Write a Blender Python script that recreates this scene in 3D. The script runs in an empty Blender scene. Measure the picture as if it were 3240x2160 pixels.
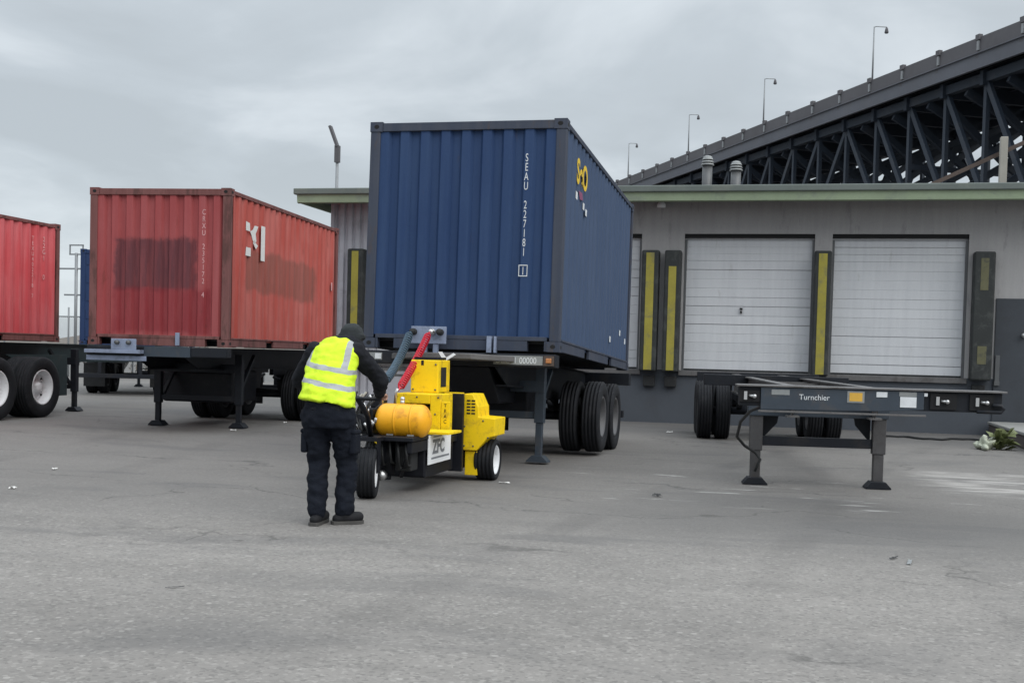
import bpy, bmesh, math, random
from math import sin, cos, pi, radians
from mathutils import Vector, Matrix, Euler, noise as mnoise
random.seed(7)
R = radians
scene = bpy.context.scene
C = scene.collection

# ------------------------------------------------------------------ camera
cam = bpy.data.cameras.new('camera')
cam.sensor_width = 36.0
cam.lens = 41.3265
cam.shift_y = 0.05327
cam.clip_start = 0.1
cam.clip_end = 6000
cam_o = bpy.data.objects.new('camera', cam)
cam_o.matrix_world = (Matrix.Translation((0, 0, 1.44)) @ Matrix.Rotation(R(13.5), 4, 'Z')
                      @ Matrix.Rotation(R(90 - 2.0), 4, 'X') @ Matrix.Rotation(R(1.5), 4, 'Z'))
C.objects.link(cam_o)
scene.camera = cam_o

# ------------------------------------------------------------------ exposure, world, sun
scene.view_settings.view_transform = 'Standard'
scene.view_settings.look = 'None'
scene.view_settings.exposure = 0.2
scene.view_settings.gamma = 1.0
scene.view_settings.use_curve_mapping = False
SUN_EL, SUN_ROT = R(42), R(122)

world = bpy.data.worlds.new('World')
scene.world = world
world.use_nodes = True


class NT:
    """small helper to write node trees"""
    def __init__(self, tree):
        self.t = tree
        self.t.nodes.clear()

    def n(self, kind, **kw):
        nd = self.t.nodes.new(kind)
        for k, v in kw.items():
            setattr(nd, k, v)
        return nd

    def l(self, a, b):
        self.t.links.new(a, b)

    def setin(self, sock, v):
        if hasattr(v, 'is_output'):
            self.l(v, sock)
        elif v is not None:
            sock.default_value = v

    def math(self, op, a, b=None, c=None, clamp=False):
        nd = self.n('ShaderNodeMath', operation=op, use_clamp=clamp)
        self.setin(nd.inputs[0], a)
        self.setin(nd.inputs[1], b)
        if c is not None:
            self.setin(nd.inputs[2], c)
        return nd.outputs[0]

    def noise(self, vec, scale, detail=4, rough=0.55, dist=0.0):
        nd = self.n('ShaderNodeTexNoise')
        if vec is not None:
            self.l(vec, nd.inputs['Vector'])
        nd.inputs['Scale'].default_value = scale
        nd.inputs['Detail'].default_value = detail
        nd.inputs['Roughness'].default_value = rough
        nd.inputs['Distortion'].default_value = dist
        return nd.outputs['Fac']

    def ramp(self, fac, stops):
        nd = self.n('ShaderNodeValToRGB')
        cr = nd.color_ramp
        while len(cr.elements) > 1:
            cr.elements.remove(cr.elements[-1])
        for i, (p, c) in enumerate(stops):
            e = cr.elements[0] if i == 0 else cr.elements.new(p)
            e.position = p
            e.color = c if len(c) == 4 else (*c, 1)
        self.l(fac, nd.inputs[0])
        return nd.outputs[0]

    def step(self, v, a, b):
        """0 below a, 1 above b"""
        nd = self.n('ShaderNodeMapRange', interpolation_type='SMOOTHSTEP')
        self.setin(nd.inputs['Value'], v)
        nd.inputs['From Min'].default_value = a
        nd.inputs['From Max'].default_value = b
        return nd.outputs['Result']

    def mix(self, fac, a, b, mode='MIX'):
        nd = self.n('ShaderNodeMix', data_type='RGBA', blend_type=mode)
        self.setin(nd.inputs[0], fac)
        self.setin(nd.inputs[6], (*a, 1) if isinstance(a, tuple) and len(a) == 3 else a)
        self.setin(nd.inputs[7], (*b, 1) if isinstance(b, tuple) and len(b) == 3 else b)
        return nd.outputs[2]

    def vmath(self, op, a, b=None):
        nd = self.n('ShaderNodeVectorMath', operation=op)
        self.setin(nd.inputs[0], a)
        if b is not None:
            self.setin(nd.inputs[1], b)
        return nd.outputs[0]

    def sep(self, v):
        nd = self.n('ShaderNodeSeparateXYZ')
        self.l(v, nd.inputs[0])
        return nd.outputs

    def comb(self, x, y, z):
        nd = self.n('ShaderNodeCombineXYZ')
        for i, v in enumerate((x, y, z)):
            self.setin(nd.inputs[i], v)
        return nd.outputs[0]


w = NT(world.node_tree)
out = w.n('ShaderNodeOutputWorld')
bg = w.n('ShaderNodeBackground')
bg.inputs['Strength'].default_value = 0.1
w.l(bg.outputs[0], out.inputs[0])
sky = w.n('ShaderNodeTexSky', sky_type='NISHITA')
sky.sun_disc = False
sky.sun_elevation = SUN_EL
sky.sun_rotation = SUN_ROT
tc = w.n('ShaderNodeTexCoord')
d = tc.outputs['Generated']
sx, sy, sz = w.sep(d)
zz = w.math('MAXIMUM', sz, 0.0)
den = w.math('ADD', zz, 0.16)
px = w.math('DIVIDE', sx, den)
py = w.math('DIVIDE', sy, den)
pv = w.comb(px, py, 3.7)
n1 = w.noise(pv, 0.85, 7, 0.5, 0.7)
n2 = w.noise(pv, 1.7, 6, 0.52, 0.6)
nn = w.math('ADD', w.math('MULTIPLY', n1, 0.72), w.math('MULTIPLY', n2, 0.28))
cloud = w.ramp(nn, [(0.39, (4.55, 5.0, 5.35)), (0.46, (5.0, 5.5, 5.9)), (0.52, (5.85, 6.35, 6.75)), (0.58, (6.6, 7.15, 7.55))])
hor = w.math('SUBTRACT', 1.0, w.step(sz, 0.03, 0.14))
cloud = w.mix(w.math('MULTIPLY', hor, 0.62), cloud, (6.35, 6.95, 7.35))
zen = w.step(sz, 0.22, 0.95)
gain = w.math('ADD', 1.0, w.math('MULTIPLY', zen, 1.9))
cloud = w.mix(1.0, cloud, w.comb(gain, gain, gain), 'MULTIPLY')
w.l(w.mix(0.93, sky.outputs[0], cloud), bg.inputs['Color'])

sun = bpy.data.lights.new('sun', 'SUN')
sun.energy = 1.4
sun.angle = R(55)
sun.color = (1.0, 0.96, 0.9)
sun_o = bpy.data.objects.new('sun', sun)
sdir = Vector((sin(SUN_ROT) * cos(SUN_EL), cos(SUN_ROT) * cos(SUN_EL), sin(SUN_EL)))
sun_o.rotation_euler = sdir.to_track_quat('Z', 'Y').to_euler()
C.objects.link(sun_o)


# ------------------------------------------------------------------ materials
def new_mat(name):
    m = bpy.data.materials.new(name)
    m.use_nodes = True
    nt = NT(m.node_tree)
    o = nt.n('ShaderNodeOutputMaterial')
    b = nt.n('ShaderNodeBsdfPrincipled')
    nt.l(b.outputs[0], o.inputs[0])
    tcn = nt.n('ShaderNodeTexCoord')
    return m, nt, b, tcn.outputs['Object']


def bump(nt, b, h, strength=0.3, dist=0.01):
    bn = nt.n('ShaderNodeBump')
    bn.inputs['Strength'].default_value = strength
    bn.inputs['Distance'].default_value = dist
    nt.l(h, bn.inputs['Height'])
    nt.l(bn.outputs[0], b.inputs['Normal'])


def plain(name, col, rough=0.6, metal=0.0, var=0.25, scale=2.5, grit=0.1, dirt=None, dirt_amt=0.4, bmp=0.0, spec=0.5):
    m, nt, b, co = new_mat(name)
    n1 = nt.noise(co, scale, 5, 0.6)
    n2 = nt.noise(co, scale * 14, 3, 0.6)
    f = nt.math('ADD', nt.math('MULTIPLY', nt.math('SUBTRACT', n1, 0.5), var * 2),
                nt.math('MULTIPLY', nt.math('SUBTRACT', n2, 0.5), grit * 2))
    g = nt.math('ADD', f, 1.0)
    c = nt.mix(1.0, col, nt.comb(g, g, g), 'MULTIPLY')
    if dirt:
        dm = nt.math('MULTIPLY', nt.step(nt.noise(co, scale * 1.7, 6, 0.65, 0.4), 0.5, 0.68), dirt_amt)
        c = nt.mix(dm, c, dirt)
    nt.l(c, b.inputs['Base Color'])
    b.inputs['Roughness'].default_value = rough
    b.inputs['Metallic'].default_value = metal
    b.inputs['Specular IOR Level'].default_value = spec
    if bmp:
        bump(nt, b, n2, bmp, 0.01)
    return m


def box_mask(nt, co, ax0, lo0, hi0, ax1, lo1, hi1, soft=0.04, wob=0.08, nscale=6):
    s = nt.sep(co)
    nz = nt.math('MULTIPLY', nt.math('SUBTRACT', nt.noise(co, nscale, 4, 0.6), 0.5), wob * 2)
    res = None
    for a, lo, hi in ((ax0, lo0, hi0), (ax1, lo1, hi1)):
        v = nt.math('ADD', s[a], nz)
        m1 = nt.math('MULTIPLY', nt.step(v, lo - soft, lo + soft), nt.math('SUBTRACT', 1.0, nt.step(v, hi - soft, hi + soft)))
        res = m1 if res is None else nt.math('MULTIPLY', res, m1)
    return res


def paint(name, col, fade, streak_amt=0.5, rust=(0.10, 0.045, 0.03), rust_amt=0.5, rust_lo=0.6, patches=(), rough=0.6, seed=0.0):
    """old container paint: vertical streaks, chalky fading, rust, repainted patches"""
    m, nt, b, co = new_mat(name)
    co2 = nt.vmath('ADD', co, (seed, seed * 1.7, seed * 0.3))
    st = nt.noise(nt.vmath('MULTIPLY', co2, (9, 9, 0.55)), 1.0, 5, 0.6)
    big = nt.noise(co2, 0.9, 5, 0.6)
    fine = nt.noise(co2, 45, 3, 0.6)
    f = nt.math('MULTIPLY', nt.step(nt.math('ADD', nt.math('MULTIPLY', st, 0.6), nt.math('MULTIPLY', big, 0.4)), 0.36, 0.66), streak_amt)
    c = nt.mix(f, col, fade)
    for (args, pc, amt) in patches:
        pm = nt.math('MULTIPLY', box_mask(nt, co, *args), amt)
        pm = nt.math('MULTIPLY', pm, nt.math('ADD', 0.66, nt.math('MULTIPLY', nt.step(nt.noise(nt.vmath('MULTIPLY', co2, (11, 11, 0.9)), 1.0, 7, 0.7), 0.35, 0.6), 0.34)))
        c = nt.mix(pm, c, pc)
    rs = nt.noise(nt.vmath('MULTIPLY', co2, (5, 5, 1.3)), 1.0, 7, 0.68)
    rm = nt.math('MULTIPLY', nt.step(rs, rust_lo, rust_lo + 0.1), rust_amt)
    c = nt.mix(rm, c, rust)
    g = nt.math('ADD', 0.9, nt.math('MULTIPLY', fine, 0.2))
    c = nt.mix(1.0, c, nt.comb(g, g, g), 'MULTIPLY')
    nt.l(c, b.inputs['Base Color'])
    nt.l(nt.math('ADD', rough - 0.1, nt.math('MULTIPLY', big, 0.25)), b.inputs['Roughness'])
    b.inputs['Specular IOR Level'].default_value = 0.3
    bump(nt, b, nt.noise(co2, 3.5, 3, 0.5), 0.12, 0.03)
    return m


def asphalt():
    m, nt, b, co = new_mat('worn_asphalt')
    s = nt.sep(co)
    x, y = s[0], s[1]
    big = nt.noise(co, 0.16, 5, 0.6, 0.6)
    stretch = nt.vmath('MULTIPLY', co, (0.35, 1.3, 1))
    mid = nt.noise(stretch, 1.0, 6, 0.62, 0.5)
    med = nt.noise(co, 7, 4, 0.6)
    fine = nt.noise(co, 38, 4, 0.78)
    vor = nt.n('ShaderNodeTexVoronoi')
    vor.inputs['Scale'].default_value = 48
    nt.l(co, vor.inputs['Vector'])
    cell = nt.sep(vor.outputs['Color'])[0]
    g = nt.math('ADD', nt.math('MULTIPLY', big, 0.30), nt.math('MULTIPLY', mid, 0.26))
    g = nt.math('ADD', g, nt.math('MULTIPLY', med, 0.16))
    g = nt.math('ADD', g, nt.math('MULTIPLY', fine, 0.28))
    c = nt.ramp(g, [(0.30, (0.115, 0.110, 0.104)), (0.43, (0.180, 0.173, 0.164)), (0.52, (0.222, 0.213, 0.202)), (0.66, (0.29, 0.279, 0.264))])
    # exposed aggregate: pale and dark stones
    c = nt.mix(nt.math('MULTIPLY', nt.step(cell, 0.86, 0.9), 0.30), c, (0.38, 0.37, 0.35))
    c = nt.mix(nt.math('MULTIPLY', nt.math('SUBTRACT', 1.0, nt.step(cell, 0.10, 0.16)), 0.38), c, (0.085, 0.083, 0.08))
    vor2 = nt.n('ShaderNodeTexVoronoi')
    vor2.inputs['Scale'].default_value = 19
    nt.l(co, vor2.inputs['Vector'])
    c2 = nt.sep(vor2.outputs['Color'])
    spot = nt.math('MULTIPLY', nt.step(c2[1], 0.93, 0.95), nt.math('SUBTRACT', 1.0, nt.step(vor2.outputs['Distance'], 0.25, 0.4)))
    c = nt.mix(nt.math('MULTIPLY', spot, 0.4), c, (0.45, 0.44, 0.42))
    # shade around the containers painted in: asphalt darkened beyond the mover
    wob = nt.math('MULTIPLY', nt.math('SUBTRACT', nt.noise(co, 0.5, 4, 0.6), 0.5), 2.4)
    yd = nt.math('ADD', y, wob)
    old = nt.math('MULTIPLY', nt.step(yd, 7.4, 11.0), 0.55)  # strength of the painted mid-ground shade
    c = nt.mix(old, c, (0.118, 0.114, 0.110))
    # oil and water stains, then a darker band along the dock wall
    ss = nt.noise(nt.vmath('MULTIPLY', co, (0.30, 0.75, 1)), 1.0, 5, 0.6, 0.8)
    c = nt.mix(nt.math('MULTIPLY', nt.step(ss, 0.52, 0.66), 0.4), c, (0.085, 0.085, 0.088))
    oil = box_mask(nt, co, 0, -1.5, 2.7, 1, 9.6, 12.4, 0.9, 0.8, 0.9)
    c = nt.mix(nt.math('MULTIPLY', oil, 0.38), c, (0.09, 0.09, 0.09))
    wall_band = box_mask(nt, co, 0, -14, 6, 1, 22.5, 27.0, 0.8, 0.7, 0.7)
    c = nt.mix(nt.math('MULTIPLY', wall_band, 0.45), c, (0.07, 0.073, 0.078))
    # paving seams and cracks
    nw = nt.math('MULTIPLY', nt.math('SUBTRACT', nt.noise(co, 0.55, 6, 0.6), 0.5), 2.2)
    for y0, sl, wd in ((13.35, 0.02, 0.035), (16.9, -0.03, 0.03), (20.6, 0.02, 0.04), (10.4, 0.12, 0.02)):
        v = nt.math('ABSOLUTE', nt.math('SUBTRACT', nt.math('ADD', nt.math('ADD', y, nt.math('MULTIPLY', x, sl)), nw), y0))
        k = nt.math('SUBTRACT', 1.0, nt.step(v, wd * 0.4, wd * 1.6))
        k = nt.math('MULTIPLY', k, nt.step(nt.noise(co, 0.8, 3, 0.6), 0.42, 0.55))
        c = nt.mix(nt.math('MULTIPLY', k, 0.62), c, (0.05, 0.05, 0.05))
    # map cracking and tyre tracks
    cv = nt.n('ShaderNodeTexVoronoi', feature='DISTANCE_TO_EDGE')
    cv.inputs['Scale'].default_value = 0.42
    wv = nt.n('ShaderNodeTexNoise')
    wv.inputs['Scale'].default_value = 1.3
    wv.inputs['Detail'].default_value = 6
    nt.l(co, wv.inputs['Vector'])
    nt.l(nt.vmath('ADD', co, nt.vmath('MULTIPLY', wv.outputs['Color'], (1.5, 1.5, 0))), cv.inputs['Vector'])
    ck = nt.math('SUBTRACT', 1.0, nt.step(cv.outputs['Distance'], 0.002, 0.012))
    ck = nt.math('MULTIPLY', ck, nt.step(nt.noise(co, 0.33, 3, 0.6), 0.5, 0.6))
    c = nt.mix(nt.math('MULTIPLY', ck, 0.62), c, (0.06, 0.058, 0.055))
    for x0, cv_, wd in ((-8.2, 0.016, 0.16), (-6.3, 0.016, 0.16), (-2.4, -0.012, 0.14), (-0.5, -0.012, 0.14), (1.6, 0.010, 0.15)):
        xv = nt.math('ADD', x, nt.math('MULTIPLY', nt.math('MULTIPLY', y, y), cv_ * 0.5))
        tv = nt.math('ABSOLUTE', nt.math('SUBTRACT', xv, x0))
        tv = nt.math('SUBTRACT', 1.0, nt.step(tv, wd * 0.6, wd * 1.5))
        tv = nt.math('MULTIPLY', tv, nt.step(nt.noise(co, 0.4, 4, 0.6), 0.40, 0.62))
        c = nt.mix(nt.math('MULTIPLY', tv, 0.30), c, (0.085, 0.082, 0.08))
    # scuffs of pale dust
    du = nt.noise(nt.vmath('MULTIPLY', co, (0.9, 3.6, 1)), 1.0, 5, 0.62)
    near = box_mask(nt, co, 0, -2.6, 3.6, 1, 11.8, 15.6, 0.4, 0.5, 1.2)
    c = nt.mix(nt.math('MULTIPLY', nt.math('MULTIPLY', nt.step(du, 0.6, 0.7), near), 0.62), c, (0.5, 0.5, 0.49))
    sand = box_mask(nt, co, 0, 1.7, 5.2, 1, 14.3, 17.0, 0.45, 0.9, 1.1)
    c = nt.mix(nt.math('MULTIPLY', sand, nt.math('MULTIPLY', nt.step(du, 0.38, 0.62), 0.55)), c, (0.50, 0.49, 0.47))
    c = nt.mix(1.0, c, (0.92, 0.895, 0.877), 'MULTIPLY')
    nt.l(c, b.inputs['Base Color'])
    b.inputs['Roughness'].default_value = 0.88
    hh = nt.math('ADD', nt.math('MULTIPLY', fine, 0.6), nt.math('MULTIPLY', cell, 0.4))
    bump(nt, b, hh, 0.55, 0.012)
    return m


def vest_mat():
    m, nt, b, co = new_mat('hi_vis_cloth')
    s = nt.sep(co)
    t = nt.math('ADD', s[2], nt.math('MULTIPLY', s[0], 0.17))
    t = nt.math('ADD', t, nt.math('MULTIPLY', nt.math('SUBTRACT', nt.noise(co, 9, 2, 0.5), 0.5), 0.03))
    band = None
    for z0 in (1.155, 1.285):
        v = nt.math('SUBTRACT', 1.0, nt.step(nt.math('ABSOLUTE', nt.math('SUBTRACT', t, z0)), 0.018, 0.022))
        band = v if band is None else nt.math('MAXIMUM', band, v)
    above = nt.step(t, 1.27, 1.28)
    for x0 in (-0.235, 0.105):
        v = nt.math('ABSOLUTE', nt.math('SUBTRACT', nt.math('ADD', s[0], nt.math('MULTIPLY', s[2], 0.05)), x0 + 0.07))
        v = nt.math('MULTIPLY', nt.math('SUBTRACT', 1.0, nt.step(v, 0.021, 0.025)), above)
        band = nt.math('MAXIMUM', band, v)
    wr = nt.noise(co, 14, 4, 0.6)
    g = nt.math('ADD', 0.85, nt.math('MULTIPLY', wr, 0.3))
    base = nt.mix(1.0, (0.56, 0.76, 0.014), nt.comb(g, g, g), 'MULTIPLY')
    nt.l(nt.mix(band, base, (0.33, 0.34, 0.35)), b.inputs['Base Color'])
    b.inputs['Roughness'].default_value = 0.75
    bump(nt, b, nt.noise(co, 8, 4, 0.55, 0.6), 0.6, 0.03)
    return m


def chainlink():
    m, nt, b, co = new_mat('chain_link_mesh')
    s = nt.sep(co)
    a = nt.math('ADD', s[0], s[2])
    c = nt.math('SUBTRACT', s[0], s[2])
    ks = None
    for v in (a, c):
        k = nt.math('LESS_THAN', nt.math('FRACT', nt.math('MULTIPLY', v, 11.0)), 0.16)
        ks = k if ks is None else nt.math('MAXIMUM', ks, k)
    nt.l(ks, b.inputs['Alpha'])
    b.inputs['Base Color'].default_value = (0.25, 0.27, 0.28, 1)
    b.inputs['Metallic'].default_value = 0.6
    b.inputs['Roughness'].default_value = 0.5
    return m


K = {}
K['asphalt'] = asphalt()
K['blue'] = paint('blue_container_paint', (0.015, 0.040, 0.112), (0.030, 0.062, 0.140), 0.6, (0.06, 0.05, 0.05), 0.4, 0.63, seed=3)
K['blue_lit_side'] = paint('blue_lit_side_paint', (0.040, 0.066, 0.125), (0.060, 0.088, 0.150), 0.6, (0.07, 0.065, 0.07), 0.35, 0.63, seed=4)  # same blue made lighter, the flank's stronger light put into the colour
K['blue_frame'] = paint('blue_frame_paint', (0.036, 0.046, 0.072), (0.062, 0.068, 0.088), 0.7, (0.075, 0.055, 0.045), 0.5, 0.58, seed=9)
K['red_front'] = paint('red_front_paint', (0.30, 0.056, 0.058), (0.37, 0.105, 0.108), 0.6, (0.10, 0.03, 0.022), 0.4, 0.6, seed=5,
                       patches=(((0, -0.78, 0.62, 2, 0.92, 1.76, 0.05, 0.13, 4), (0.075, 0.026, 0.034), 0.85),
                                ((0, -0.80, 0.88, 2, 0.22, 0.95, 0.05, 0.08, 3), (0.205, 0.018, 0.026), 0.75)))
K['red_side'] = paint('red_side_paint', (0.40, 0.072, 0.056), (0.49, 0.165, 0.145), 0.75, (0.13, 0.035, 0.025), 0.4, 0.6, seed=15,
                      patches=(((1, 0.75, 4.6, 2, 0.95, 1.66, 0.06, 0.18, 2.2), (0.20, 0.075, 0.058), 0.75),))
K['red_frame'] = paint('red_frame_paint', (0.15, 0.058, 0.054), (0.23, 0.105, 0.098), 0.6, (0.06, 0.03, 0.025), 0.6, 0.5, seed=25)
K['red_bright'] = paint('bright_red_paint', (0.50, 0.064, 0.074), (0.60, 0.17, 0.18), 0.7, (0.17, 0.03, 0.03), 0.4, 0.63, seed=35,
                        patches=(((1, 3.95, 4.75, 2, 1.22, 1.52, 0.02, 0.02, 5), (0.11, 0.02, 0.02), 0.9),))
K['blue_far'] = paint('far_blue_paint', (0.012, 0.030, 0.090), (0.02, 0.045, 0.12), 0.6, seed=45)
K['black_hole'] = plain('dark_opening', (0.008, 0.008, 0.009), 0.9)
K['chassis'] = plain('black_chassis_paint', (0.012, 0.014, 0.019), 0.55, 0, 0.4, 2.0, 0.15, (0.035, 0.031, 0.028), 0.45, 0.15, 0.25)
K['chassis_teal'] = plain('dark_teal_chassis_paint', (0.014, 0.027, 0.030), 0.55, 0, 0.4, 2.0, 0.15, (0.05, 0.05, 0.048), 0.4, 0.15)
K['chassis_navy'] = plain('navy_chassis_paint', (0.030, 0.042, 0.058), 0.5, 0, 0.35, 2.0, 0.12, (0.075, 0.065, 0.06), 0.5, 0.12)
K['steel'] = plain('worn_bare_steel', (0.13, 0.125, 0.125), 0.5, 0.3, 0.4, 3.0, 0.2, (0.05, 0.04, 0.035), 0.5, 0.2)
K['leg_grey'] = plain('dull_grey_leg_paint', (0.062, 0.060, 0.062), 0.6, 0.1, 0.4, 3.0, 0.2, (0.035, 0.03, 0.028), 0.5, 0.2)
K['pale_steel'] = plain('pale_blue_steel', (0.23, 0.27, 0.37), 0.45, 0.1, 0.3, 4.0, 0.15, (0.10, 0.11, 0.13), 0.5)
K['rust'] = plain('brown_rusty_steel', (0.085, 0.062, 0.052), 0.75, 0.1, 0.4, 4.0, 0.2, (0.05, 0.03, 0.02), 0.5, 0.2)
K['tyre'] = plain('tyre_rubber', (0.013, 0.014, 0.017), 0.82, 0, 0.3, 4.0, 0.2, (0.035, 0.035, 0.038), 0.4, 0.2, 0.25)
K['rim_white'] = plain('white_rim_paint', (0.72, 0.73, 0.75), 0.45, 0.0, 0.15, 5.0, 0.1, (0.25, 0.24, 0.23), 0.4)
K['rim_dark'] = plain('dirty_dark_rim', (0.09, 0.09, 0.095), 0.55, 0.2, 0.3, 5.0, 0.15, (0.04, 0.03, 0.03), 0.5)
K['yellow'] = plain('yellow_machine_paint', (0.88, 0.60, 0.006), 0.5, 0, 0.10, 5.0, 0.08, (0.40, 0.26, 0.03), 0.55, 0.1, 0.35)
K['orange'] = plain('orange_tank_paint', (0.88, 0.41, 0.012), 0.42, 0, 0.1, 5.0, 0.06, (0.42, 0.16, 0.02), 0.5, 0.1, 0.4)
K['machine_black'] = plain('black_machine_paint', (0.009, 0.010, 0.014), 0.5, 0, 0.3, 4, 0.1, (0.025, 0.025, 0.03), 0.4, 0.0, 0.25)
K['chrome'] = plain('bright_metal_fitting', (0.55, 0.55, 0.55), 0.3, 0.8, 0.2, 6, 0.1)
K['white'] = plain('white_lettering', (0.62, 0.64, 0.66), 0.6, 0, 0.25, 12, 0.2)
K['pink_white'] = plain('faded_pink_lettering', (0.62, 0.34, 0.34), 0.7, 0, 0.4, 8, 0.25)
K['sign_white'] = plain('white_sign_board', (0.80, 0.81, 0.83), 0.5, 0, 0.05, 3, 0.02)
K['grey_ink'] = plain('grey_sign_ink', (0.20, 0.21, 0.23), 0.6, 0, 0.1)
K['grey_label'] = plain('weathered_plate', (0.22, 0.23, 0.23), 0.6, 0, 0.3, 9, 0.2)
K['logo_yellow'] = plain('logo_yellow', (0.70, 0.48, 0.03), 0.6, 0, 0.25, 6, 0.15)
K['logo_magenta'] = plain('logo_magenta', (0.22, 0.06, 0.13), 0.6, 0, 0.25, 6, 0.1)
K['sticker_yellow'] = plain('amber_sticker', (0.62, 0.36, 0.05), 0.5, 0, 0.15, 9, 0.1)
K['amber'] = plain('amber_lens', (0.42, 0.17, 0.06), 0.3, 0, 0.15, 9, 0.1)
K['red_hose'] = plain('red_coiled_hose', (0.55, 0.012, 0.035), 0.4, 0, 0.15, 6, 0.05)
K['teal_hose'] = plain('teal_coiled_hose', (0.050, 0.090, 0.130), 0.5, 0, 0.2, 6, 0.05)
K['rubber'] = plain('black_rubber', (0.016, 0.017, 0.018), 0.75, 0, 0.3, 5, 0.15, (0.045, 0.045, 0.048), 0.3)
K['wall'] = paint('grey_wall_render', (0.375, 0.365, 0.365), (0.315, 0.308, 0.310), 0.6, (0.23, 0.225, 0.225), 0.45, 0.56, rough=0.85, seed=55)
K['wall_low'] = plain('dark_grey_wall_paint', (0.066, 0.075, 0.090), 0.8, 0, 0.2, 0.9, 0.08, (0.06, 0.065, 0.075), 0.5, 0.1)
K['wall_dark'] = plain('charcoal_wall_paint', (0.040, 0.046, 0.056), 0.7, 0, 0.2, 0.9, 0.08, (0.03, 0.034, 0.04), 0.5, 0.1)
K['siding'] = plain('pale_metal_siding', (0.46, 0.46, 0.50), 0.55, 0, 0.15, 1.5, 0.06, (0.28, 0.28, 0.30), 0.5)
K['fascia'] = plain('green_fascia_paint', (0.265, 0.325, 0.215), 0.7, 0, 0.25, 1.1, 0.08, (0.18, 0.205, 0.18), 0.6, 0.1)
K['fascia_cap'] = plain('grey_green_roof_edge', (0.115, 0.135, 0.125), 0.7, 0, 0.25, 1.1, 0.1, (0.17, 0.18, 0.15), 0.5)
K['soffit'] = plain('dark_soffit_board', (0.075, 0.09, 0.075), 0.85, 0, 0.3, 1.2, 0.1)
K['door_white'] = paint('white_roller_door', (0.60, 0.61, 0.63), (0.53, 0.54, 0.565), 0.7, (0.40, 0.395, 0.39), 0.4, 0.60, rough=0.55, seed=65)
K['pad'] = plain('black_dock_pad_vinyl', (0.019, 0.022, 0.022), 0.7, 0, 0.35, 2.5, 0.15, (0.075, 0.08, 0.075), 0.45, 0.2)
K['pad_yellow'] = plain('dirty_yellow_stripe', (0.31, 0.265, 0.04), 0.7, 0, 0.3, 2.2, 0.15, (0.17, 0.16, 0.075), 0.75)
K['pad_worn'] = plain('worn_dull_stripe', (0.11, 0.105, 0.055), 0.75, 0, 0.35, 3, 0.2, (0.04, 0.042, 0.04), 0.7)
K['roof'] = plain('grey_roof_felt', (0.12, 0.12, 0.12), 0.9)
K['vent'] = plain('galvanised_vent', (0.105, 0.108, 0.112), 0.5, 0.3, 0.25, 4, 0.1)
K['vent_pale'] = plain('pale_vent_cap', (0.27, 0.28, 0.28), 0.5, 0.1, 0.2, 5, 0.1)
K['pale_post'] = plain('beige_post_paint', (0.30, 0.285, 0.25), 0.7, 0, 0.2, 3, 0.1)
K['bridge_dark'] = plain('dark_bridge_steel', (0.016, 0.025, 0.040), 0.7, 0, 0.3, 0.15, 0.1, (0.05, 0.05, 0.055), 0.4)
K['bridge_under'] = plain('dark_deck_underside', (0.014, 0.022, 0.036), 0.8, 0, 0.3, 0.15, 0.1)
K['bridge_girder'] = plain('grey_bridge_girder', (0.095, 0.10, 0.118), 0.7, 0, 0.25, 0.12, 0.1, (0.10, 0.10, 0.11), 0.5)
K['bridge_parapet'] = plain('brown_grey_parapet', (0.095, 0.092, 0.100), 0.8, 0, 0.25, 0.12, 0.1, (0.075, 0.07, 0.075), 0.5)
K['bridge_post'] = plain('pale_parapet_post', (0.24, 0.25, 0.26), 0.7)
K['pole_grey'] = plain('galvanised_pole', (0.23, 0.24, 0.25), 0.5, 0.3)
K['concrete'] = plain('concrete', (0.26, 0.26, 0.25), 0.85, 0, 0.2, 2, 0.12, (0.17, 0.165, 0.16), 0.5, 0.2)
K['step_side'] = plain('brown_stained_concrete', (0.075, 0.062, 0.060), 0.85, 0, 0.3, 2, 0.15)
K['brush'] = plain('dry_winter_scrub', (0.15, 0.125, 0.105), 0.9, 0, 0.45, 0.8, 0.3, (0.09, 0.08, 0.07), 0.6)
K['leaf'] = plain('weed_leaf', (0.12, 0.14, 0.055), 0.6, 0, 0.35, 9, 0.2, (0.20, 0.21, 0.11), 0.5)
K['plastic'] = plain('crumpled_white_plastic', (0.36, 0.38, 0.30), 0.45, 0, 0.15, 7, 0.1)
K['litter'] = plain('dirty_white_paper', (0.66, 0.65, 0.63), 0.7, 0, 0.15, 20, 0.1)
K['litter_dark'] = plain('dark_debris', (0.05, 0.05, 0.052), 0.8, 0, 0.2, 20, 0.1)
K['skin'] = plain('skin', (0.42, 0.24, 0.17), 0.55, 0, 0.1, 12, 0.05)
K['trousers'] = plain('black_work_trousers', (0.009, 0.011, 0.017), 0.85, 0, 0.3, 6, 0.15, (0.014, 0.016, 0.022), 0.4, 0.5, 0.12)
K['hoodie'] = plain('black_sweatshirt', (0.014, 0.015, 0.019), 0.9, 0, 0.3, 6, 0.15, (0.028, 0.028, 0.034), 0.4, 0.5, 0.15)
K['cap'] = plain('dark_knit_cap', (0.020, 0.024, 0.026), 0.95, 0, 0.3, 30, 0.3, None, 0, 0.6)
K['boot'] = plain('black_boot_leather', (0.012, 0.012, 0.014), 0.7, 0, 0.3, 12, 0.15, None, 0, 0.1, 0.2)
K['sole'] = plain('worn_boot_sole', (0.06, 0.057, 0.054), 0.8, 0, 0.3, 12, 0.15)
K['eye'] = plain('eye', (0.05, 0.03, 0.02), 0.2)
K['vest'] = vest_mat()
K['chainlink'] = chainlink()


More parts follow.
